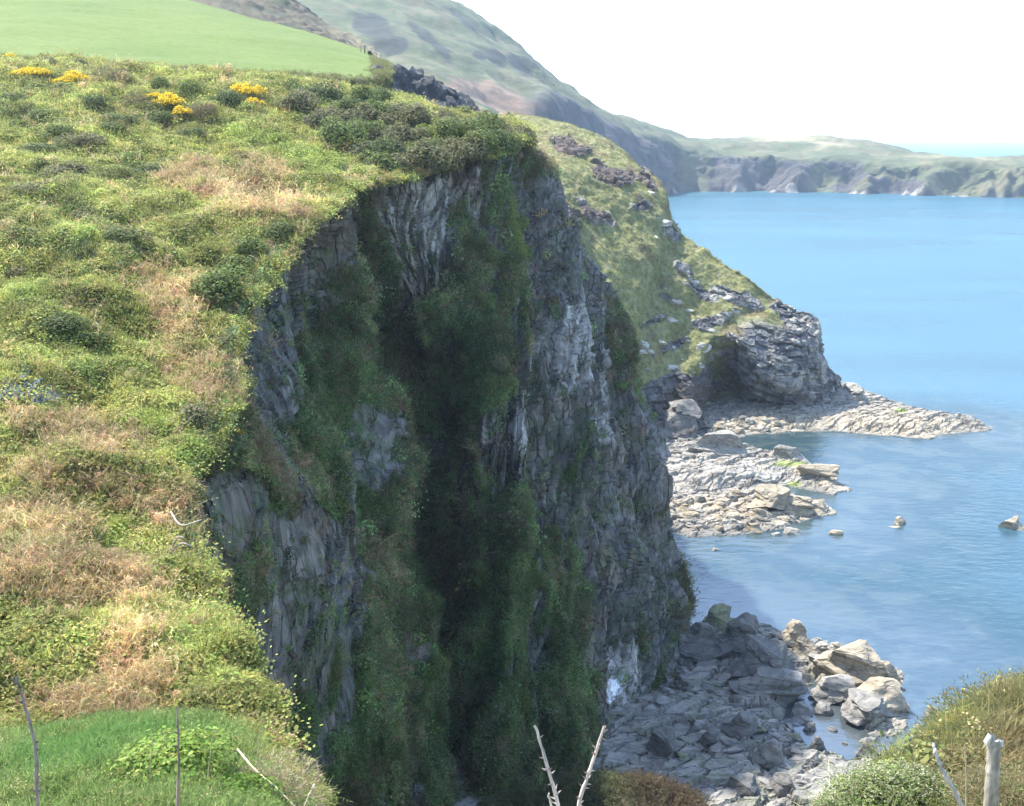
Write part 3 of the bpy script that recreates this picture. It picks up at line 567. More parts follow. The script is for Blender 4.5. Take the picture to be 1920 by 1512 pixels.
for k in range(2):                                   # long limp grass
    r = R_(90 + k); lb = LB(); n = 30; B = np.c_[r.normal(0, .15, (n, 2)), np.full(n, -.05)]; add_blades(lb, B, fan(r, n, .9), r.uniform(.7, 1.2, n), .016, r.uniform(.7, 1.5, n), r, vary(r, n, .7, 1.3, .08), 4); proto('limp%d' % k, lb)
r = R_(99); lb = LB(); n = 26; B = np.c_[r.normal(0, .25, (n, 2)), r.uniform(.1, .5, n)]; add_leaves(lb, B, unit(r.normal(0, .6, (n, 3)) + [0, 0, 1]), .035, r, vary(r, n, .85, 1.15, .05), .9); proto('flower0', lb)

def gn_group():
    g = bpy.data.node_groups.new('plants_on_points', 'GeometryNodeTree')
    g.interface.new_socket('Geometry', in_out='INPUT', socket_type='NodeSocketGeometry'); g.interface.new_socket('Geometry', in_out='OUTPUT', socket_type='NodeSocketGeometry')
    N = g.nodes.new; L = g.links.new; i, o = N('NodeGroupInput'), N('NodeGroupOutput'); ci = N('GeometryNodeCollectionInfo'); ci.inputs[0].default_value = PROTO
    ci.inputs['Separate Children'].default_value = True; ci.inputs['Reset Children'].default_value = True
    ip = N('GeometryNodeInstanceOnPoints'); ip.inputs['Pick Instance'].default_value = True
    def att(nm, ty): a = N('GeometryNodeInputNamedAttribute'); a.data_type = ty; a.inputs[0].default_value = nm; return a.outputs[0]
    L(i.outputs[0], ip.inputs['Points']); L(ci.outputs[0], ip.inputs['Instance']); L(att('kind_id', 'INT'), ip.inputs['Instance Index'])
    er = N('FunctionNodeEulerToRotation'); L(att('rot', 'FLOAT_VECTOR'), er.inputs[0]); L(er.outputs[0], ip.inputs['Rotation']); L(att('scl', 'FLOAT_VECTOR'), ip.inputs['Scale']); L(ip.outputs[0], o.inputs[0]); return g
GN = gn_group()
def plants(name, P, U, kind, scl, tint, label, cat, rng, yaw=None):
    """one mass of small plants: place, growing direction, kind, size and colour of each"""
    n = len(P); z = unit(U); a = rng.uniform(0, 2 * math.pi, n) if yaw is None else yaw
    if yaw is None: h = unit(rng.normal(size=(n, 3)))
    else: h = yaw
    x = unit(np.cross(h, z)); y = np.cross(z, x)
    ex = np.arctan2(y[:, 2], z[:, 2]); ey = -np.arcsin(np.clip(x[:, 2], -1, 1)); ez = np.arctan2(x[:, 1], x[:, 0])
    me = bpy.data.meshes.new(name); me.vertices.add(n); me.vertices.foreach_set('co', np.asarray(P, np.float32).ravel())
    def put(nm, ty, key, arr, dt=np.float32): q = me.attributes.new(nm, ty, 'POINT'); q.data.foreach_set(key, np.ascontiguousarray(arr, dt).ravel())
    put('kind_id', 'INT', 'value', kind, np.int32); put('rot', 'FLOAT_VECTOR', 'vector', np.stack([ex, ey, ez], 1))
    s = np.asarray(scl); s = np.repeat(s[:, None], 3, 1) if s.ndim == 1 else s
    put('scl', 'FLOAT_VECTOR', 'vector', s); put('tint', 'FLOAT_COLOR', 'color', np.c_[np.clip(tint, 0, 1), np.ones(n)])
    o = bpy.data.objects.new(name, me); S.collection.objects.link(o); md = o.modifiers.new('plants', 'NODES'); md.node_group = GN
    return tag(o, label, cat, None, 'stuff')
def sample(G, n, w, rng, margin=260, power=1.6):
    """n random places on a surface, more of them where it is near and where w is high"""
    c = (G[:-1, :-1] + G[1:, 1:]) / 2; nr = np.cross(G[1:, 1:] - G[:-1, :-1], G[:-1, 1:] - G[1:, :-1]); ar = np.linalg.norm(nr, axis=2); nr = nr / (ar[..., None] + 1e-9)
    s = np.sign(np.sum(nr * (CAM - c), 2)); up = np.where(np.abs(nr[..., 2]) > .45, np.sign(nr[..., 2]), s); nr = nr * up[..., None]
    px, py, f = pix(c); wt = ar * np.maximum(f, 1.) ** -power * (f > .5) * (px > -margin) * (px < 1920 + margin) * (py > -margin) * (py < 1512 + margin) * (np.sum(nr * (CAM - c), 2) > -.35 * np.linalg.norm(CAM - c, axis=2))
    wt = wt * (w(px, py, c) if callable(w) else w[:-1, :-1]); wt = wt.ravel() / wt.sum()
    k = rng.choice(wt.size, n, p=wt); i, j = np.unravel_index(k, c.shape[:2]); a, b = rng.rand(2, n, 1)
    P = G[i, j] * (1 - a) * (1 - b) + G[i + 1, j] * a * (1 - b) + G[i, j + 1] * (1 - a) * b + G[i + 1, j + 1] * a * b
    px, py, f = pix(P); return P, nr[i, j], px, py, f, (i, j)
def pick(rng, names, p, n):
    ch = rng.choice(len(names), n, p=np.asarray(p) / np.sum(p)); return np.array([rng.choice(PIDX[names[c]]) for c in ch])
def pickm(rng, W, names):
    """W: (n, kinds) weights -> index of the plant and its kind number"""
    W = W / W.sum(1, keepdims=True); c = (np.cumsum(W, 1) < rng.rand(len(W), 1)).sum(1).clip(0, len(names) - 1)
    arr = [np.array(PIDX[nm]) for nm in names]; return c, np.array([arr[k][rng.randint(len(arr[k]))] for k in c])
Z = np.array([0, 0, 1.])
def plant_slope():
    r = R_(200); n = 75000; P, N, px, py, f, _ = sample(SLOPE, n, lambda px, py, c: 1 - .75 * zone(px, py, [(640,220,110,50,15),(820,270,150,50,12)]), r, power=1.55)
    br, gr, dk = slope_mix(px, py, P); clump = fbm(P / 1.1, 2, 201) * .5 + .5
    W = np.stack([.30 + .5 * gr + .3 * clump, 1.1 * br + .02, .45 + .35 * gr + .9 * dk + .5 * (1 - clump), .25 * dk + .08, .16 + .45 * br], 1); W[:, 2] *= 1 - .5 * br; W[:, 0] *= 1 - .35 * br
    c, kid = pickm(r, W, ['grass', 'bracken', 'leafy', 'sprig', 'limp'])
    base = np.array([(.33, .33, .1), (.49, .365, .19), (.27, .285, .085), (.15, .16, .065), (.47, .4, .2)])[c]
    t = base * r.uniform(.7, 1.35, (n, 1)) * (1 + r.uniform(-.1, .1, (n, 3)))
    t = np.where((c == 2)[:, None] | (c == 0)[:, None], mixc(mixc(t, (.25, .34, .085), gr * .5), np.array((.085, .11, .045)), dk * .5), t)
    t = t * (1 + .4 * np.clip(fbm(P / 2.4, 3, 225), -.8, 1))[:, None]
    blue = (zone(px, py, [(40,745,45,20),(100,745,25,10)]) > .5) & (r.rand(n) < .3); t[blue] = (.17, .19, .3)
    sc = (.3 + .0048 * f) * np.clip(np.exp(r.normal(0, .38, n)), .45, 1.6) * np.where(c == 1, 1.15, 1) * np.where(c == 2, 1.15, 1)
    plants('slope_vegetation', P - N * .04, N * .45 + Z * .75 + r.normal(0, .15, (n, 3)), kid, sc, t, 'mixed grass bracken and bramble covering the slope', 'vegetation', r)
plant_slope()
def plant_cliff():
    r = R_(210); n = 75000; w = np.clip(1 - CLIFF_RK, .035, 1); P, N, px, py, f, ij = sample(CLIFF, n, w, r, 120, 1.5)
    lush = zone(px, py, [(870,700,60,160),(640,800,80,200),(800,1250,40,250,-3),(950,1150,80,250),(1090,900,70,120),(1040,1330,60,110),(720,560,30,100),(620,1350,120,200),(940,1050,60,120)]) + .3 * fbm(P / 5, 3, 211); lush = sstep(.2, .8, lush)
    br = sstep(.1, .5, fbm(P / 4.5, 3, 213)) * .8
    c, kid = pickm(r, np.stack([.5 + .9 * lush, .55 + 0 * lush, .25 + .7 * br, .3 + .3 * lush], 1), ['ivy', 'limp', 'bracken', 'leafy'])
    base = np.array([(.11, .165, .06), (.25, .23, .105), (.25, .195, .12), (.15, .19, .075)])[c]; t = base * r.uniform(.6, 1.5, (n, 1)) * (1 + .15 * r.uniform(-1, 1, (n, 3)))
    t = mixc(t, (.06, .13, .03), lush * .35) * (1 + .55 * np.clip(fbm(P / 2.6, 3, 217), -1, 1))[:, None]; t = np.where((r.rand(n) < .02)[:, None], (.22, .28, .16), t)
    lit_tint = zone(px, py, [(968,400,18,90),(965,478,22,22),(1157,720,10,8)]) > .5; t[lit_tint] = (.2, .24, .06)  # sun on the bright strip is put into the leaf tint
    sc = (.34 + .004 * f) * np.exp(r.normal(0, .32, n))
    U = np.where((c == 0)[:, None], N, N * .8 + Z * .35) + r.normal(0, .15, (n, 3))
    plants('cliff_vegetation', P - N * .05, U, kid, sc, t, 'ivy and rough grass hanging on the cliff face', 'vegetation', r)
plant_cliff()
def plant_rest():
    r = R_(220); n = 9000; P, N, px, py, f, ij = sample(HEAD, n, np.clip(1 - HEAD_RK * 1.1, 0, 1), r, 60, 1.2)
    kid = pick(r, ['grass', 'limp', 'sprig'], [.55, .35, .1], n); t = np.array((.3, .3, .11)) * r.uniform(.75, 1.25, (n, 1)) * (1 + .12 * r.uniform(-1, 1, (n, 3))); t = mixc(t, (.22, .16, .09), sstep(.15, .5, fbm(P / 5, 3, 105)) * .6)
    plants('headland_turf', P, N + Z, kid, r.uniform(.3, .6, n), t, 'short turf on the middle headland', 'grass', r)
    n = 14000; P, N, px, py, f, ij = sample(KNOLL, n, np.ones(KNOLL.shape[:2]), r, 200, 1.4); g = zone(px, py, [(130,1420,90,40),(250,1390,120,20),(60,1440,60,30)]); y = zone(px, py, [(30,1450,60,40),(250,1500,50,30),(520,1450,80,25,35)])
    c, kid = pickm(r, np.stack([.7 + g, .45 + .9 * y, .12 * (1 - g)], 1), ['grass', 'limp', 'leafy']); t = np.array([(.2, .27, .085), (.4, .36, .17), (.17, .25, .06)])[c] * r.uniform(.75, 1.3, (n, 1)); t = mixc(t, (.1, .26, .06), g * .5); t = mixc(t, (.34, .3, .1), zone(px, py, [(540,1460,90,25,35)]) * .5)
    plants('knoll_grass', P, N * .4 + Z, kid, r.uniform(.16, .34, n), t, 'fresh green grass on the front knoll', 'grass', r)
    n = 5000; P, N, px, py, f, ij = sample(FOOT, n, np.ones(FOOT.shape[:2]), r, 200, 1.2); kid = pick(r, ['limp', 'bracken', 'leafy'], [.4, .4, .2], n)
    plants('slope_foot_vegetation', P, N * .5 + Z, kid, r.uniform(.5, 1.1, n), mixc(np.array((.1, .11, .05)), np.array((.13, .1, .06)), sstep(1120, 1220, px)) * r.uniform(.6, 1.4, (n, 1)), 'brown dead bracken on the foot of the near slope', 'vegetation', r)
    n = 15000; P, N, px, py, f, ij = sample(BANK, n, lambda px, py, c: np.where(px > 2000, .5, 1.), r, 800, 1.3); wht = zone(px, py, [(1610,1490,110,45,-38)]); br = zone(px, py, [(1900,1420,80,90),(1860,1290,60,25),(1790,1450,50,40)]); yl = zone(px, py, [(1775,1358,25,14),(1700,1398,16,8)])
    c, kid = pickm(r, np.stack([1.3 + 0 * br, .06 * (1 - br), .05 + .12 * br, .1 + .35 * wht, 1.6 * wht ** 2 + .8 * yl], 1), ['sprig', 'grass', 'limp', 'leafy', 'flower'])
    t = np.array([(.2, .21, .075), (.24, .27, .09), (.36, .28, .15), (.2, .24, .08), (.5, .48, .34)])[c] * r.uniform(.65, 1.35, (n, 1)); t = np.where((c < 4)[:, None], mixc(t, (.32, .235, .13), br * .65), t); t = np.where(((c == 4) & (yl > .3))[:, None], (.7, .45, .04), t)
    plants('bank_scrub', P, N * .6 + Z * .6 + r.normal(0, .2, (n, 3)), kid, .17 * np.exp(r.normal(0, .3, n)), t, 'gorse hawthorn and heather scrub covering the near bank', 'scrub', r)
    # field edge and far hedges
    n = 5000; P, N, px, py, f, ij = sample(FIELD, n, lambda px, py, c: sstep(-4, 8, py - (108 + px * .056)) + 1.2 * sstep(690, 715, px) + .0, r, 60, 1.0); kid = pick(r, ['limp', 'grass', 'leafy'], [.5, .3, .2], n)
    plants('field_edge_grass', P, Z + N, kid, r.uniform(.5, 1.1, n), np.array((.19, .19, .08)) * r.uniform(.7, 1.3, (n, 1)), 'rough grass along the lower edge of the pasture', 'grass', r)
plant_rest()

# ------------------------------------------------------------------ shrubs
def crown_mesh(name, seed, n, leaf, cols, spiky=False, blobs=9, flower=None, nf=0, fill=.72, wide=.16):
    r = R_(seed); lb = LB(); bc = unit(np.c_[r.normal(size=(blobs, 2)), np.abs(r.normal(size=blobs))]) * r.uniform(.25, .6, (blobs, 1)); bc[:, 2] = bc[:, 2] * .85 + .3; br = r.uniform(.3, .5, blobs)
    k = r.randint(blobs, size=n); d = unit(r.normal(size=(n, 3))); C = bc[k] + d * br[k, None] * r.uniform(fill, 1.05, (n, 1)) ** .7; C = C[C[:, 2] > -.02]; n = len(C); N = unit(C - [0, 0, .25] + r.normal(0, .35, (n, 3)))
    ci = r.randint(len(cols), size=n); c = np.array(cols)[ci] * r.uniform(.65, 1.35, (n, 1)) * (1 + .1 * r.uniform(-1, 1, (n, 3)))
    if spiky: add_blades(lb, C, unit(N + r.normal(0, .4, (n, 3))), r.uniform(.7, 1.3, n) * leaf * 2, leaf * wide, .1, r, c, 2)
    else: add_leaves(lb, C, N, r.uniform(.7, 1.3, n) * leaf, r, c, .6)
    fm = None
    if flower is not None:
        fb = LB(); m = r.choice(n, nf * 4); m = m[np.argsort(-C[m, 2] + .3 * r.rand(len(m)))[:nf]]; F = C[m] + N[m] * leaf * .8
        add_leaves(fb, np.repeat(F, 3, 0) + r.normal(0, leaf * .5, (nf * 3, 3)), unit(r.normal(size=(nf * 3, 3)) + [0, 0, .6]), leaf * .55, r, np.array(flower) * r.uniform(.75, 1.2, (nf * 3, 1)), .9); fm = fb.mesh('flowers', M_LEAF)
    sb = LB(); m = 14; add_blades(sb, np.c_[r.normal(0, .08, (m, 2)), np.full(m, -.25)], fan(r, m, .9), r.uniform(.6, 1., m), .02, .05, r, np.tile((.1, .075, .05), (m, 1)) * r.uniform(.7, 1.3, (m, 1)), 3)
    return lb.mesh(name, M_LEAF), fm, sb.mesh('stems', M_LEAF)
GREEN = [(.13, .165, .05), (.165, .195, .065), (.11, .14, .045)]; DKG = [(.085, .11, .042), (.105, .13, .05), (.125, .145, .055)]; OLV = [(.165, .165, .08), (.135, .145, .065), (.2, .18, .1)]; BRN = [(.16, .125, .08), (.2, .16, .105), (.13, .12, .065)]; LIT_TINT = [(.17, .23, .06), (.2, .25, .08), (.12, .18, .05)]  # last set is lighter to stand in for sun on the cliff strip
YEL = (.8, .58, .04); WHT = (.5, .48, .33)
KINDS = {'green': [crown_mesh('crown', 300 + k, 2600, .05, GREEN) for k in range(3)], 'dark': [crown_mesh('crown', 310 + k, 3200, .045, DKG) for k in range(3)],
         'olive': [crown_mesh('crown', 320 + k, 2800, .05, OLV) for k in range(3)], 'brown': [crown_mesh('crown', 330 + k, 2600, .055, BRN, True) for k in range(2)],
         'gorse': [crown_mesh('crown', 340 + k, 2600, .06, [(.09, .11, .04), (.12, .11, .05)], True, 9, YEL, 520) for k in range(3)], 'lit_tint': [crown_mesh('crown', 350 + k, 2200, .05, LIT_TINT) for k in range(2)]}
def shrub(name, P, size, kind, label, group=None, seed=0, cat='shrub'):
    r = R_(seed + 7); cm, fm, sm = KINDS[kind][seed % len(KINDS[kind])]
    e = bpy.data.objects.new(name, None); S.collection.objects.link(e); e.location = P; e.rotation_euler = (0, 0, r.uniform(0, 6.28)); e.scale = size; tag(e, label, cat, group)
    for nm, me in (('crown', cm), ('flowers', fm), ('stems', sm)):
        if me: o = bpy.data.objects.new(nm, me); S.collection.objects.link(o); o.parent = e; o['kind'] = 'stuff'
    return e
def surf_at(G, px, py):
    x, y, f = pix(G); k = np.argmin((x - px) ** 2 + (y - py) ** 2 + (f < 1) * 1e9 + f * .02); return G.reshape(-1, 3)[k]
def shrubs():
    r = R_(400); i = 0
    top = []
    for a, b, n in (((520,178),(700,200),8),((560,205),(760,225),9),((600,240),(860,232),11),((650,275),(940,258),12),((690,310),(980,280),11),((720,330),(900,300),6)):
        for k in range(n): q = (k + r.uniform(-.3, .3)) / (n - 1); top.append((a[0] + (b[0] - a[0]) * q + r.uniform(-8, 8), a[1] + (b[1] - a[1]) * q + r.uniform(-6, 6)))
    for x, y in top:
        kind = r.choice(['green', 'olive', 'dark'], p=[.42, .42, .16]) if x < 720 else r.choice(['olive', 'green', 'dark'], p=[.7, .2, .1]); s = r.uniform(1.9, 3.0); w = 1.0
        shrub('hedge_shrub', surf_at(SLOPE, x, y) - Z * .3, (s * w, s * w, s * .85), kind, {'green': 'leafy green shrub', 'olive': 'olive wind-clipped shrub', 'dark': 'dark green shrub'}[kind] + ' in the thicket along the cliff top', 'thicket of %s shrubs along the cliff top' % kind, i); i += 1
    for x, y, s, lab in ((42,152,1.9,'yellow flowering gorse bush beside the pasture edge, far left'),(95,155,2.1,'yellow flowering gorse bush next to the brown shrub below the pasture'),(145,163,2.0,'gorse bush with bright yellow flowers touching the brown shrub'),(70,150,1.7,'yellow gorse bush in the middle of the row below the pasture'),(120,165,1.5,'low gorse bush in front of the row below the pasture'),(345,222,1.5,'low golden gorse bush at the lower right of the large one'),(480,205,1.5,'low gorse bush at the foot of the upright one'),(22,112,1.3,'small gorse bush against the pasture at the left border'),
                         (322,210,2.3,'large golden gorse bush between two brown shrubs on the slope'),(468,190,2.4,'upright orange-yellow gorse bush at the left end of the thicket'),(290,190,1.2,'small gorse bush left of the large golden one'),(437,812,.55,'tiny gorse tuft on the rock outcrop at the cliff edge')):
        P = surf_at(CLIFF if y > 800 else SLOPE, x, y); s *= .85; shrub('gorse_bush', P - Z * .2, (s * 1.15, s * 1.15, s * .9), 'gorse', lab, 'gorse bushes in flower', i, 'gorse bush'); i += 1
    for x, y, s, k, lab in ((205,150,2.3,'brown','brown leafless shrub beside the yellow gorse below the pasture'),(250,205,2.0,'brown','brown shrub left of the golden gorse'),(375,220,1.9,'brown','brown shrub right of the golden gorse'),(430,200,2.1,'dark','dark blue-green shrub left of the upright gorse'),(300,240,1.9,'dark','dark shrub under the golden gorse'),(360,262,1.6,'dark','dark shrub low on the slope under the brown one'),(180,205,1.8,'dark','dark shrub on the slope under the row of gorse'),
                            (90,125,1.6,'olive','pale olive shrub at the pasture edge behind the gorse row'),(150,128,1.5,'olive','olive shrub at the pasture edge behind the brown one'),(300,165,1.6,'green','green shrub at the pasture edge behind the golden gorse'),(360,170,1.6,'green','light green shrub beside the dark blue-green one'),
                            (415,560,2.2,'green','green shrub hanging over the cliff edge above the bare rock'),(440,520,1.7,'green','green shrub on the cliff edge just above the hanging one'),(520,450,1.6,'dark','dark shrub on the cliff edge under the pale bracken'),(470,475,1.5,'green','small green shrub left of the dark one at the cliff edge'),
                            (380,790,1.3,'olive','grey-green shrub on the cliff edge above the rock outcrop'),(345,930,.9,'olive','olive shrub leaning over the edge beside the rock outcrop'),(365,985,.8,'brown','grey-brown twiggy shrub on the cliff edge'),(310,1050,.6,'dark','small dark shrub behind the bare branches'),(480,715,.9,'green','bright green tuft of shrub at the tip of the brown bracken bulge')):
        shrub('slope_shrub', surf_at(SLOPE, x, y) - Z * .25, (s * 1.05, s * 1.05, s * .8), k, lab, None, i); i += 1
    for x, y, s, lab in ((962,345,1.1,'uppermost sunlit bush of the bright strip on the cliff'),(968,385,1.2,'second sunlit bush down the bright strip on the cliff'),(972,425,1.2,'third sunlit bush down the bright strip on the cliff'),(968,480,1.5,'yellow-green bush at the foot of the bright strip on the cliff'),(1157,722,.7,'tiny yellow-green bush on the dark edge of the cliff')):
        shrub('cliff_bush', surf_at(CLIFF, x, y) + np.array([.3, -.8, -.3]), (s, s, s * 1.1), 'lit_tint', lab, None, i); i += 1
    c = np.flatnonzero((CLIFF_RK[:-1, :-1] < .2).ravel()); k = 0
    while k < 60:
        a, b = np.unravel_index(c[r.randint(len(c))], (CLIFF_RK.shape[0] - 1, CLIFF_RK.shape[1] - 1)); P = CLIFF[a, b]; x, y, f = pix(P)
        if not (480 < x < 1230 and 420 < y < 1500 and f > 40): continue
        kd = r.choice(['green', 'dark', 'olive'], p=[.4, .4, .2]); sz = r.uniform(.7, 1.5); shrub('clinging_shrub', P + np.array([.1, -.25, -.5]) * sz, (sz, sz, sz * .9), kd, '%s shrub clinging to the ivy-hung cliff' % {'green': 'green', 'dark': 'dark green', 'olive': 'olive'}[kd], '%s shrubs on the cliff face' % kd, i); i += 1; k += 1
    for x, y in [(30,200),(70,235),(110,250),(150,275),(80,300),(200,250),(230,300),(130,330),(60,375),(240,355),(170,410),(210,420),(250,450),(30,500),(190,500),(250,520),(230,240),(330,300),(290,330),(180,640),(120,610)]:
        x += r.uniform(-15, 15); y += r.uniform(-8, 8); s = r.uniform(1.1, 1.9) * (.55 if y > 480 else 1); k = r.choice(['green', 'dark', 'olive'], p=[.5, .12, .38])
        shrub('scrub_bush', surf_at(SLOPE, x, y) - Z * .3, (s * 1.5, s * 1.5, s * .75), k, 'low %s scrub bush on the hummocky upper slope' % {'green': 'mid green', 'dark': 'dark green', 'olive': 'olive'}[k], 'low %s scrub on the upper slope' % k, i); i += 1
shrubs()
def near_bushes():
    def big(name, P, size, mesh, label, cat, rz=0):
        cm, fm, sm = mesh; e = bpy.data.objects.new(name, None); S.collection.objects.link(e); e.location = P; e.scale = size; e.rotation_euler = (0, 0, rz); tag(e, label, cat)
        for nm, me in (('crown', cm), ('flowers', fm), ('stems', sm)):
            if me: o = bpy.data.objects.new(nm, me); S.collection.objects.link(o); o.parent = e; o['kind'] = 'stuff'
    gr = [(.15, .17, .06), (.2, .17, .08), (.24, .18, .1), (.12, .16, .05)]; hw = [(.14, .2, .06), (.2, .24, .09), (.16, .17, .08)]; pr = [(.26, .19, .11), (.2, .17, .08), (.16, .19, .07)]
    big('gorse_bush', at(1900,1480,8.2), (1.0, .9, .85), crown_mesh('crown', 500, 46000, .02, gr, True, 20, YEL, 30, .2, .3), 'large olive and brown gorse bush in the bottom corner', 'gorse bush')
    big('gorse_bush', at(1775,1480,7.2), (.55, .5, .48), crown_mesh('crown', 501, 26000, .024, [(.15, .19, .06), (.2, .19, .08)], True, 16, YEL, 110, .3, .28), 'gorse bush with a few yellow flowers above the white blossom', 'gorse bush')
    big('hawthorn_bush', at(1670,1540,6.3), (.5, .45, .36), crown_mesh('crown', 502, 20000, .022, hw, False, 16, WHT, 1000, .4), 'white-blossomed hawthorn bush under the gorse', 'hawthorn')
    big('hawthorn_bush', at(1580,1590,6.1), (.42, .4, .3), crown_mesh('crown', 503, 16000, .022, hw, False, 14, WHT, 500, .4), 'sparsely blossomed hawthorn bush lowest at the border of the cove view', 'hawthorn')
    big('heath_bush', at(1900,1580,5.6), (.6, .55, .42), crown_mesh('crown', 504, 30000, .022, pr, True, 18, None, 0, .2, .3), 'brown heathery bush round the broken post', 'shrub')
    big('bramble_bush', at(335,1515,10.2), (1.0, .85, .72), crown_mesh('crown', 505, 9000, .036, [(.2, .28, .06), (.16, .25, .05), (.24, .3, .08)], False, 12, None, 0, .5), 'lime green leafy bramble on the front knoll', 'bramble')
    big('bramble_bush', at(440,1540,9.8), (.62, .55, .45), crown_mesh('crown', 506, 5000, .042, [(.17, .28, .05), (.12, .22, .05)], False, 10), 'smaller darker bramble at the foot of the knoll', 'bramble')
    big('twig_heap', at(520,1525,10.2), (.75, .7, .5), crown_mesh('crown', 507, 4200, .05, [(.3, .24, .14), (.22, .2, .1), (.36, .3, .2)], True, 9), 'tangle of pale dead twigs beside the bramble', 'twigs')
near_bushes()
def tube(pts, r0, r1, sides=7, rng=None, wob=0.):
    p = np.array(pts, float); t = np.linspace(0, 1, max(len(p) * 6, 12)); c = cr(p, t * (len(p) - 1)); T = unit(np.gradient(c, axis=0)); a = unit(np.cross(T, [.3, .8, .2])); b = np.cross(T, a)
    if rng is not None: c = c + wob * rng.normal(size=c.shape)
    rr = (r0 + (r1 - r0) * t)[:, None, None] * (1 + (0 if rng is None else min(.12, .0022 / r0) * rng.normal(size=(len(t), 1, 1)))); th = np.linspace(0, 2 * math.pi, sides, endpoint=False)
    V = c[:, None] + rr * (np.cos(th)[None, :, None] * a[:, None] + np.sin(th)[None, :, None] * b[:, None]); n = len(t); i = np.arange(n * sides).reshape(n, sides); j = np.roll(i, -1, 1)
    F = np.stack([i[:-1], j[:-1], j[1:], i[1:]], -1).reshape(-1, 4); return V.reshape(-1, 3), F, c, T
def stem(name, pts, r0, r1, col, label, cat='stem', thorns=0, seed=0, parent=None):
    r = R_(seed); V, F, c, T = tube(pts, r0, r1, 9, r, min(r0 * .12, .0012)); o = new_mesh(name, V, F, M_WOOD, np.array(col) * r.uniform(.8, 1.2, (len(V), 1)), True, parent)
    if label: tag(o, label, cat)
    if thorns:
        lb = LB(); k = r.randint(2, len(c) - 1, thorns); d = unit(np.cross(T[k], r.normal(size=(thorns, 3)))); k0 = c[k] + d * r0 * .5
        for q in range(3): add_blades(lb, k0, unit(d + .5 * T[k]), r0 * 2.4, r0 * .55, 0, r, np.tile(col, (thorns, 1)) * .85, 2)
        b = bpy.data.objects.new('buds', lb.mesh('buds', M_WOOD)); S.collection.objects.link(b); b.parent = o; b['kind'] = 'stuff'
    return o
def stems():
    G = (.5, .45, .36); D = (.16, .13, .1)
    stem('thorny_cane', [at(1055,1640,3.0), at(1046,1512,3.0), at(1030,1450,3.0), at(1003,1360,3.02)], .0075, .004, (.5, .4, .33), 'pale thorny stem leaning left in the middle of the bottom border', 'stem', 24, 1)
    stem('thorny_cane', [at(1070,1640,3.05), at(1085,1512,3.05), at(1108,1440,3.05), at(1133,1362,3.03)], .0075, .004, (.5, .4, .33), 'pale thorny stem leaning right in the middle of the bottom border', 'stem', 24, 2)
    stem('thorny_cane', [at(1036,1640,3.0), at(1034,1520,3.0), at(1028,1490,3.0)], .005, .003, G, 'short thorny shoot at the foot of the left-leaning stem', 'stem', 6, 3)
    stem('bramble_cane', [at(75,1640,5.0), at(70,1512,5.0), at(66,1400,5.0), at(45,1320,5.0), at(30,1268,5.0)], .012, .006, (.24, .2, .17), 'dark thorny stem standing against the slope at the far left', 'stem', 26, 4)
    stem('bramble_cane', [at(332,1640,5.0), at(333,1512,5.0), at(335,1420,5.0), at(332,1325,5.0)], .01, .005, (.26, .2, .16), 'thin upright brown stem in front of the lime bramble', 'stem', 16, 5)
    for k, (x, y) in enumerate(((285,1365),(395,1370),(487,1340))): stem('dry_stalk', [at(x - 6, 1480 - 20 * k, 9.5), at(x, y + 40, 9.5), at(x + 4, y, 9.5)], .006, .003, (.45, .38, .2), ['short dry stalk left of the thin upright stem', 'short dry stalk right of the thin upright stem', 'dry stalk against the cliff edge above the knoll'][k], 'stalk', 0, 6 + k)
    stem('bare_branch', [at(1840,1640,4.6), at(1803,1512,4.6), at(1770,1450,4.6), at(1755,1415,4.6), at(1750,1392,4.62)], .014, .007, (.42, .4, .36), 'bleached white bare branch left of the broken post', 'branch', 0, 12)
    stem('bare_branch', [at(1812,1640,4.7), at(1812,1512,4.7), at(1812,1450,4.7), at(1808,1395,4.7)], .005, .003, (.42, .34, .2), 'thin brown upright twig between the white branch and the post', 'branch', 4, 13)
    o = stem('broken_post', [at(1850,1680,4.4), at(1858,1512,4.4), at(1862,1440,4.4), at(1864,1386,4.4)], .036, .028, (.3, .26, .21), 'broken grey weathered wooden post in the bottom corner', 'post', 0, 14)
    V, F, c, T = tube([at(1855,1392,4.39), at(1857,1384,4.38), at(1858,1376,4.38)], .026, .012, 6); new_mesh('broken_tip', V, F, M_WOOD, np.tile((.5, .46, .4), (len(V), 1)), True, o)
    V, F, c, T = tube([at(1872,1396,4.41), at(1875,1390,4.41), at(1876,1386,4.41)], .022, .009, 6); new_mesh('broken_tip', V, F, M_WOOD, np.tile((.5, .46, .4), (len(V), 1)), True, o)
    for k, (a, b, c_) in enumerate((((300,1068),(335,1022),(360,1024)),((305,1070),(330,1012),(345,1008)),((310,1075),(350,1052),(372,1044)),((320,960),(340,985),(378,975)))):
        stem('bare_branch', [at(*a, 32.2), at(*b, 31.6), at(*c_, 31.4)], .035, .018, (.34, .3, .24), ['longest arching bare branch at the cliff edge', 'upper arching bare branch at the cliff edge', 'low straight bare branch at the cliff edge', 'curved bare branch above the others at the cliff edge'][k], 'branch', 0, 20 + k)
    pts = [at(445,1405,10.6), at(475,1440,10.3), at(520,1480,10), at(570,1530,9.8)]; stem('dead_cane', pts, .012, .008, (.5, .4, .28), 'long pale dead cane lying across the twig tangle', 'cane', 0, 30)
    stem('dead_cane', [at(590,1470,10.2), at(580,1490,10.1), at(565,1525,10)], .008, .006, (.6, .52, .42), 'short pale cane sticking up from the twig tangle', 'cane', 0, 31)
    e = bpy.data.objects.new('fence', None); S.collection.objects.link(e); tag(e, 'tiny wooden fence at the top corner of the pasture', 'fence'); base = None
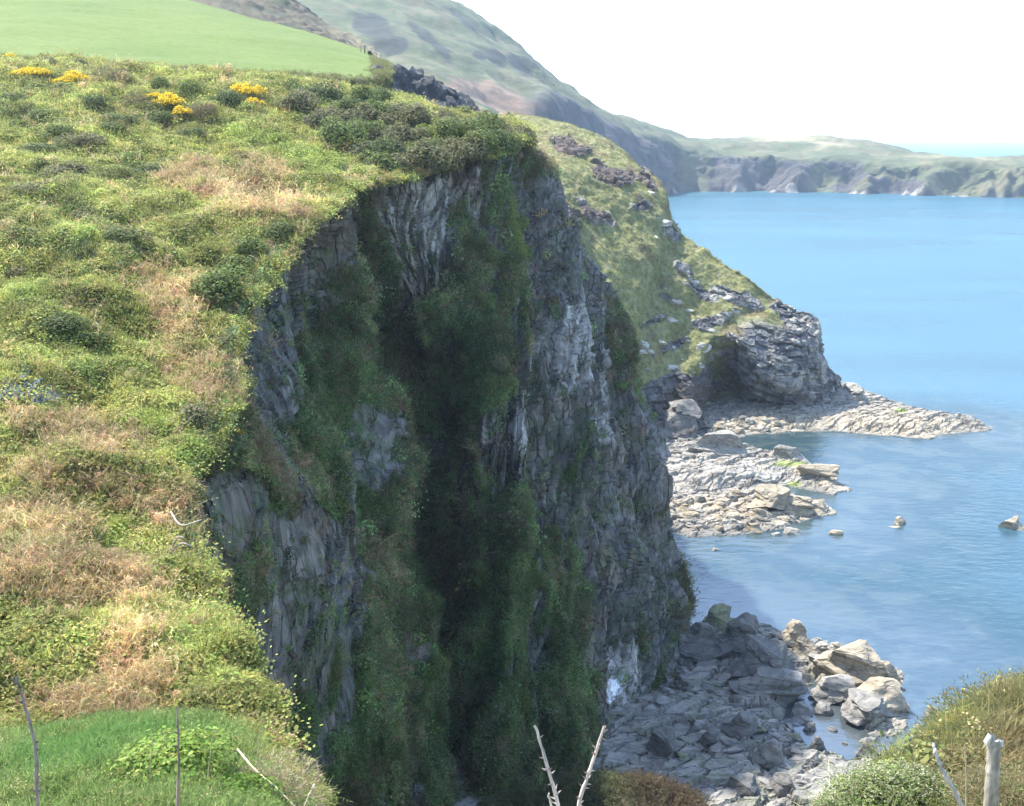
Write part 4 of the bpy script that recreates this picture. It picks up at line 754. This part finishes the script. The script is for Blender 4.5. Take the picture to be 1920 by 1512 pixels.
    for k, (x, y) in enumerate(((676,99),(684,101),(698,104),(708,106),(716,110))):
        P = surf_at(FIELD, x, y); V, F, c, T = tube([P - Z * .4, P + Z * .8, P + Z * 1.35], .12, .1, 6); new_mesh('post', V, F, M_WOOD, np.tile((.3, .27, .22) if k != 1 else (.08, .06, .05), (len(V), 1)), True, e)
        if base is not None:
            for h in (.6, 1.1): V, F, c_, T = tube([base + Z * h, P + Z * h], .03, .03, 5); new_mesh('rail', V, F, M_WOOD, np.tile((.3, .27, .22), (len(V), 1)), True, e)
        base = P
stems()

# ------------------------------------------------------------------ rocks
import bmesh
def ico(sub):
    bm = bmesh.new(); bmesh.ops.create_icosphere(bm, subdivisions=sub, radius=1); bm.verts.ensure_lookup_table(); V = np.array([v.co[:] for v in bm.verts]); F = np.array([[v.index for v in f.verts] for f in bm.faces]); bm.free(); return V, F
ICO3, ICO4 = ico(3), ico(4)
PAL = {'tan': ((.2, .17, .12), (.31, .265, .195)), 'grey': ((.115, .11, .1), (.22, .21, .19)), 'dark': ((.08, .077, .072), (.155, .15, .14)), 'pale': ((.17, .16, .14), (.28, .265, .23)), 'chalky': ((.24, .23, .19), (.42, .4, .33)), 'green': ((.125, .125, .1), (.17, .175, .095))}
def rock_mesh(seed, pal, slab=0., big=False):
    r = R_(seed); V, F = ICO4 if big else ICO3; V = V.copy() * 1.25
    for k in range(16):
        n = unit(r.normal(size=3) * (np.array([1, 1, 1.]) if k > 4 else np.array([1, 1, .25]))); d = r.uniform(.62, 1.0); s = V @ n; V = V - np.where(s > d, s - d, 0)[:, None] * n
    V[:, :2] *= 1 + .75 * np.clip(-V[:, 2:] + .15, 0, 1); b = unit(np.array([.25, -.2, 1.]) + r.normal(0, .1, 3)); h = V @ b; lay = h / .3 + r.rand(); ly = np.floor(lay)
    off = (_hash(ly, ly * 0 + seed, ly * 0, 3) - .5) * .22 * (.4 + slab); rad_ = V - h[:, None] * b; V = V + unit(rad_) * off[:, None] + unit(V) * (fbm(V * 2.2 + seed, 3, seed) * .06)[:, None]
    V[:, 2] -= V[:, 2].min() + .25; V /= np.array([np.ptp(V[:, 0]), np.ptp(V[:, 1]), V[:, 2].max()])
    n = fbm(V * np.array([3, 3, 5]) + seed, 3, seed + 5) * .5 + .5; c = mixc(PAL[pal][0], PAL[pal][1], n)
    return new_mesh('boulder', V, F, M_ROCK, c, False, link=False)
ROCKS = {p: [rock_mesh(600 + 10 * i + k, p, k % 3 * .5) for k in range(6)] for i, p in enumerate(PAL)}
def ground_z(x, y):
    i = np.clip(np.searchsorted(SHORE[:, 0, 0], x), 1, SHORE.shape[0] - 1); j = np.clip(np.searchsorted(SHORE[0, :, 1], y), 1, SHORE.shape[1] - 1); return float(SHORE[max(i - 3, 0):i + 3, max(j - 3, 0):j + 3, 2].mean())
def rock(name, px, py, w, h, pal, label, group=None, seed=0, z=.2, depth=.75, rz=None, mesh=None, sink=.12):
    """a rock whose foot shows at px,py and that measures w by h there"""
    r = R_(seed); P = on(px, py, z); f = pix(P)[2]; m = f / FPX; W, H = w * m, h * m
    e = bpy.data.objects.new(name, mesh or ROCKS[pal][seed % 6]); S.collection.objects.link(e); gz = max(ground_z(P[0], P[1] + W * depth * .3), -.5)
    e.location = (P[0], P[1] + W * depth * .4, min(gz, z + .5) - H * sink); e.scale = (W, W * depth, H * (1.1 + sink)); e.rotation_euler = (r.uniform(-.08, .08), r.uniform(-.1, .1), r.uniform(-.35, .35) if rz is None else rz)
    return tag(e, label, 'rock', group)
def rocks():
    big = lambda s, p, sl: rock_mesh(s, p, sl, True); i = 0
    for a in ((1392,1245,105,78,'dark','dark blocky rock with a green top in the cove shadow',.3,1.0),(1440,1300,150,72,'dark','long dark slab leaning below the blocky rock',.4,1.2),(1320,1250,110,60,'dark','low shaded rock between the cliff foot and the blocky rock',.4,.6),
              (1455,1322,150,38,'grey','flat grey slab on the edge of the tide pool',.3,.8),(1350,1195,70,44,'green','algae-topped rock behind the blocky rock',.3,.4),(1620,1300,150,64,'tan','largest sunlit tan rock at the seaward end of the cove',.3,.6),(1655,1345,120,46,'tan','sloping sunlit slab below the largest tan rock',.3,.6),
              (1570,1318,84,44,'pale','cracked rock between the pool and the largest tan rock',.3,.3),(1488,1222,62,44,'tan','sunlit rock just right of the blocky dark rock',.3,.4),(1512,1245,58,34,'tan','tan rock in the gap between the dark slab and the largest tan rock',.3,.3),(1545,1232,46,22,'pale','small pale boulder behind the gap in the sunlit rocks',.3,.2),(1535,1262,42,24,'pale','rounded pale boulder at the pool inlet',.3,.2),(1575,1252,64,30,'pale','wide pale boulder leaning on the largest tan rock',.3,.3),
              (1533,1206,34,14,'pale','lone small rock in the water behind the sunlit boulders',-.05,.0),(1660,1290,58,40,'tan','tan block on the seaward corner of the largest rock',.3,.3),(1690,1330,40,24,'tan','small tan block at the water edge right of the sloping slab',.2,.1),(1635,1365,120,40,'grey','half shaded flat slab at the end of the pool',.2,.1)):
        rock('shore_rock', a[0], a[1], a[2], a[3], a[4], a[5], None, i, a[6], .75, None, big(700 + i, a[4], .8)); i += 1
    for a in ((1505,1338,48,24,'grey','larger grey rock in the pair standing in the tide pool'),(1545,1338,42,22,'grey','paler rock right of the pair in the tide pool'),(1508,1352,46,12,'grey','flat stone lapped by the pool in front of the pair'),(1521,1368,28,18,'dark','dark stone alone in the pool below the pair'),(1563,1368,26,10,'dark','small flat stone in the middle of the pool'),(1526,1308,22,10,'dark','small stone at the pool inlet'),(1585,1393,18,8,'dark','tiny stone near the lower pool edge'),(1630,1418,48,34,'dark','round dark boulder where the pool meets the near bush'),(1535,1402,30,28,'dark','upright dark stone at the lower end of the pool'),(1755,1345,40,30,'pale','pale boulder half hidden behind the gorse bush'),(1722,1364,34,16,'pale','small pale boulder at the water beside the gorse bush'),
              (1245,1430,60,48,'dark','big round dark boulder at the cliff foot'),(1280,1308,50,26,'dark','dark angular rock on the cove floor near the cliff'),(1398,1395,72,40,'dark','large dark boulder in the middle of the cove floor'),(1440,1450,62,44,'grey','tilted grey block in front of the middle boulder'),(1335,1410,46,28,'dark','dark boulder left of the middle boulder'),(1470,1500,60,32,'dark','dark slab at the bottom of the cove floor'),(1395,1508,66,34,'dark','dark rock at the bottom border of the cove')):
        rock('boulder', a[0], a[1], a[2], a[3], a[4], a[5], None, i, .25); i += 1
    for a in ((1490,1003,42,16,'pale','flat pale rock awash, middle of three in the shallows'),(1455,1006,26,11,'pale','small pale rock awash left of the flat one'),(1570,1006,38,14,'tan','tan rock awash right of the flat one'),(1343,1034,22,10,'pale','lone little rock in the water near the cliff nose'),(1690,985,34,18,'tan','twin-topped tan rock alone offshore'),(1908,995,56,26,'tan','tan rock cut by the right border'),(1680,992,26,8,'tan','low rock awash beside the twin-topped one')):
        rock('sea_rock', a[0], a[1], a[2], a[3], a[4], a[5], 'rocks awash in the shallows', i, -.05); i += 1
    for a in ((1450,968,110,40,'tan','largest tan rock pile of the lower platform'),(1500,965,70,28,'tan','tan block on the seaward end of the lower platform'),(1535,955,50,14,'tan','low tan rock at the tip of the lower platform'),(1540,905,80,22,'tan','tan rock at the tip of the middle platform'),(1480,880,90,34,'pale','pale ridge along the middle platform'),(1350,875,150,50,'pale','broad pale rock rising from the middle platform'),(1270,840,110,75,'grey','grey rock mass between the cliff nose and the middle platform'),(1230,880,80,60,'grey','grey rock mass against the cliff nose'),(1600,765,90,34,'pale','pale wedge of rock right of the headland overhang'),(1240,760,90,60,'grey','grey rock shoulder under the headland turf')):
        rock('platform_rock', a[0], a[1], a[2], a[3], a[4], a[5], None, i, .5, .7, None, big(760 + i, a[4], 1.)); i += 1
    r = R_(77); PW = {'tan': 'tan', 'pale': 'pale', 'grey': 'mid grey', 'dark': 'dark grey', 'green': 'greenish'}
    def scatter(n, poly, pals, lo, hi, name, label, group, asp=(.1, .25), z=.3):
        nonlocal i; q = np.array(poly); k = 0
        while k < n:
            x = r.uniform(q[:, 0].min(), q[:, 0].max()); y = r.uniform(q[:, 1].min(), q[:, 1].max())
            if poly_sd(np.array([x]), np.array([y]), poly)[0] < 0: continue
            w = lo + (hi - lo) * r.rand() ** 2.2; pal = r.choice(pals); rock(name, x, y, w, w * r.uniform(*asp), pal, label % PW[pal], group, i, z, r.uniform(.45, .8), r.uniform(-.9, -.2)); i += 1; k += 1
    scatter(70, [(1215,1345),(1300,1300),(1440,1330),(1480,1390),(1560,1430),(1610,1500),(1560,1560),(1300,1560),(1240,1430)], ['grey', 'dark', 'grey', 'green'], 16, 58, 'cove_boulder', '%s boulder among the shaded rocks strewn over the cove floor', 'boulders strewn over the shaded cove floor')
    scatter(26, [(1230,1250),(1330,1230),(1450,1300),(1400,1330),(1250,1330)], ['dark', 'grey'], 14, 36, 'cliff_foot_boulder', '%s rock fallen at the foot of the cliff nose', 'rocks fallen at the foot of the cliff nose')
    scatter(60, [(1245,960),(1330,935),(1430,940),(1500,975),(1400,1000),(1290,1008)], ['tan', 'pale', 'grey', 'tan'], 12, 40, 'platform_stone', '%s loose stone on the low platform below the middle ledge', 'loose stones on the low platform', (.22, .45), .4)
    scatter(46, [(1300,790),(1360,770),(1420,785),(1480,800),(1440,815),(1330,822)], ['tan', 'pale', 'grey'], 8, 28, 'ledge_stone', '%s stone on the sunlit ledge under the headland overhang', 'stones on the ledge under the overhang', (.3, .5), .6)
    scatter(110, [(1210,1340),(1300,1290),(1440,1325),(1500,1400),(1600,1430),(1640,1500),(1560,1560),(1300,1560),(1240,1430)], ['grey', 'dark', 'pale', 'grey'], 5, 14, 'cobble', '%s cobble lying between the boulders of the cove floor', 'cobbles between the boulders of the cove floor', (.35, .6))
    # outcrops in the headland turf
    sites = [(1275,500),(1290,515),(1265,520),(1300,530),(1250,540),(1320,545),(1340,560),(1310,570),(1290,580),(1360,555),(1385,560),(1330,590),(1300,600),(1270,605),(1250,600),(1230,640),(1260,650),(1290,640),(1310,650),(1335,620),(1350,590),(1280,670),(1220,660),(1215,690),(1250,690),(1300,680),(1400,555),(1420,570),(1380,585),(1410,590),(1445,580),(1465,590),(1480,580),(1500,595),(1490,605),(1515,605),(1525,620),(1200,640),(1190,655),(1240,415),(1255,430),(1225,440),(1350,520),(1290,470),(1210,340),(1220,360),(1175,385),(1140,400)]
    for k, (x, y) in enumerate(sites):
        P = surf_at(HEAD, x + r.uniform(-5, 5), y + r.uniform(-4, 4)); s = r.uniform(.8, 2.6); e = bpy.data.objects.new('outcrop', ROCKS['chalky'][k % 6]); S.collection.objects.link(e); e.location = P - Z * s * .3 + np.array([0, .25, 0]) * s
        e.scale = (s * r.uniform(1.1, 2.1), s * r.uniform(.6, 1.2), s * r.uniform(.28, .55)); e.rotation_euler = (r.uniform(.25, .65), r.uniform(-.1, .35), r.uniform(-.9, .5)); tag(e, 'pale slate outcrop in the turf of the middle headland', 'outcrop', 'slate outcrops on the middle headland')
rocks()

# ------------------------------------------------------------------ which one of a row: counted from the left
def ordinal(k):
    a = 'first second third fourth fifth sixth seventh eighth ninth tenth eleventh twelfth thirteenth fourteenth fifteenth sixteenth seventeenth eighteenth nineteenth'.split(); t = 'twent thirt fort fift sixt'.split()
    if k <= 19: return a[k - 1]
    return t[k // 10 - 2] + 'ieth' if k % 10 == 0 else t[k // 10 - 2] + 'y-' + a[k % 10 - 1]
def count_rows():
    G = {}
    for o in S.objects:
        if o.get('label') and o.name.split('.')[0] in ('hedge_shrub', 'scrub_bush', 'outcrop', 'clinging_shrub', 'cove_boulder', 'cliff_foot_boulder', 'platform_stone', 'ledge_stone'): G.setdefault(o['label'], []).append(o)
    for lab, L in G.items():
        L.sort(key=lambda o: pix(np.array(o.location))[0])
        for k, o in enumerate(L): o['label'] = lab + ', ' + ordinal(k + 1) + ' from the left'
count_rows()

# ------------------------------------------------------------------ haze
def haze():
    bpy.context.view_layer.update(); lo, hi = 1e9, -1e9
    for o in S.objects:
        if o.type == 'MESH' and len(o.data.vertices):
            zs = [(o.matrix_world @ __import__('mathutils').Vector(c)).z for c in o.bound_box]; lo = min(lo, min(zs)); hi = max(hi, max(zs))
    lo -= 1.; hi += 6; x = 12100; y0, y1 = -650, 12100
    V = [(a, b, c) for c in (lo, hi) for a, b in ((-x, y0), (x, y0), (x, y1), (-x, y1))]; F = [(3, 2, 1, 0), (4, 5, 6, 7), (0, 1, 5, 4), (1, 2, 6, 5), (2, 3, 7, 6), (3, 0, 4, 7)]
    m = bpy.data.materials.new('haze_air'); m.use_nodes = True; t = m.node_tree; t.nodes.clear(); o = t.nodes.new('ShaderNodeOutputMaterial'); v = t.nodes.new('ShaderNodeVolumePrincipled')
    v.inputs['Color'].default_value = (.62, .79, 1, 1); v.inputs['Density'].default_value = .00014; v.inputs['Anisotropy'].default_value = .2; t.links.new(v.outputs[0], o.inputs['Volume'])
    tag(new_mesh('haze', V, F, m, None, False), 'pale sea haze over the bay', 'haze', None, 'stuff')
haze()
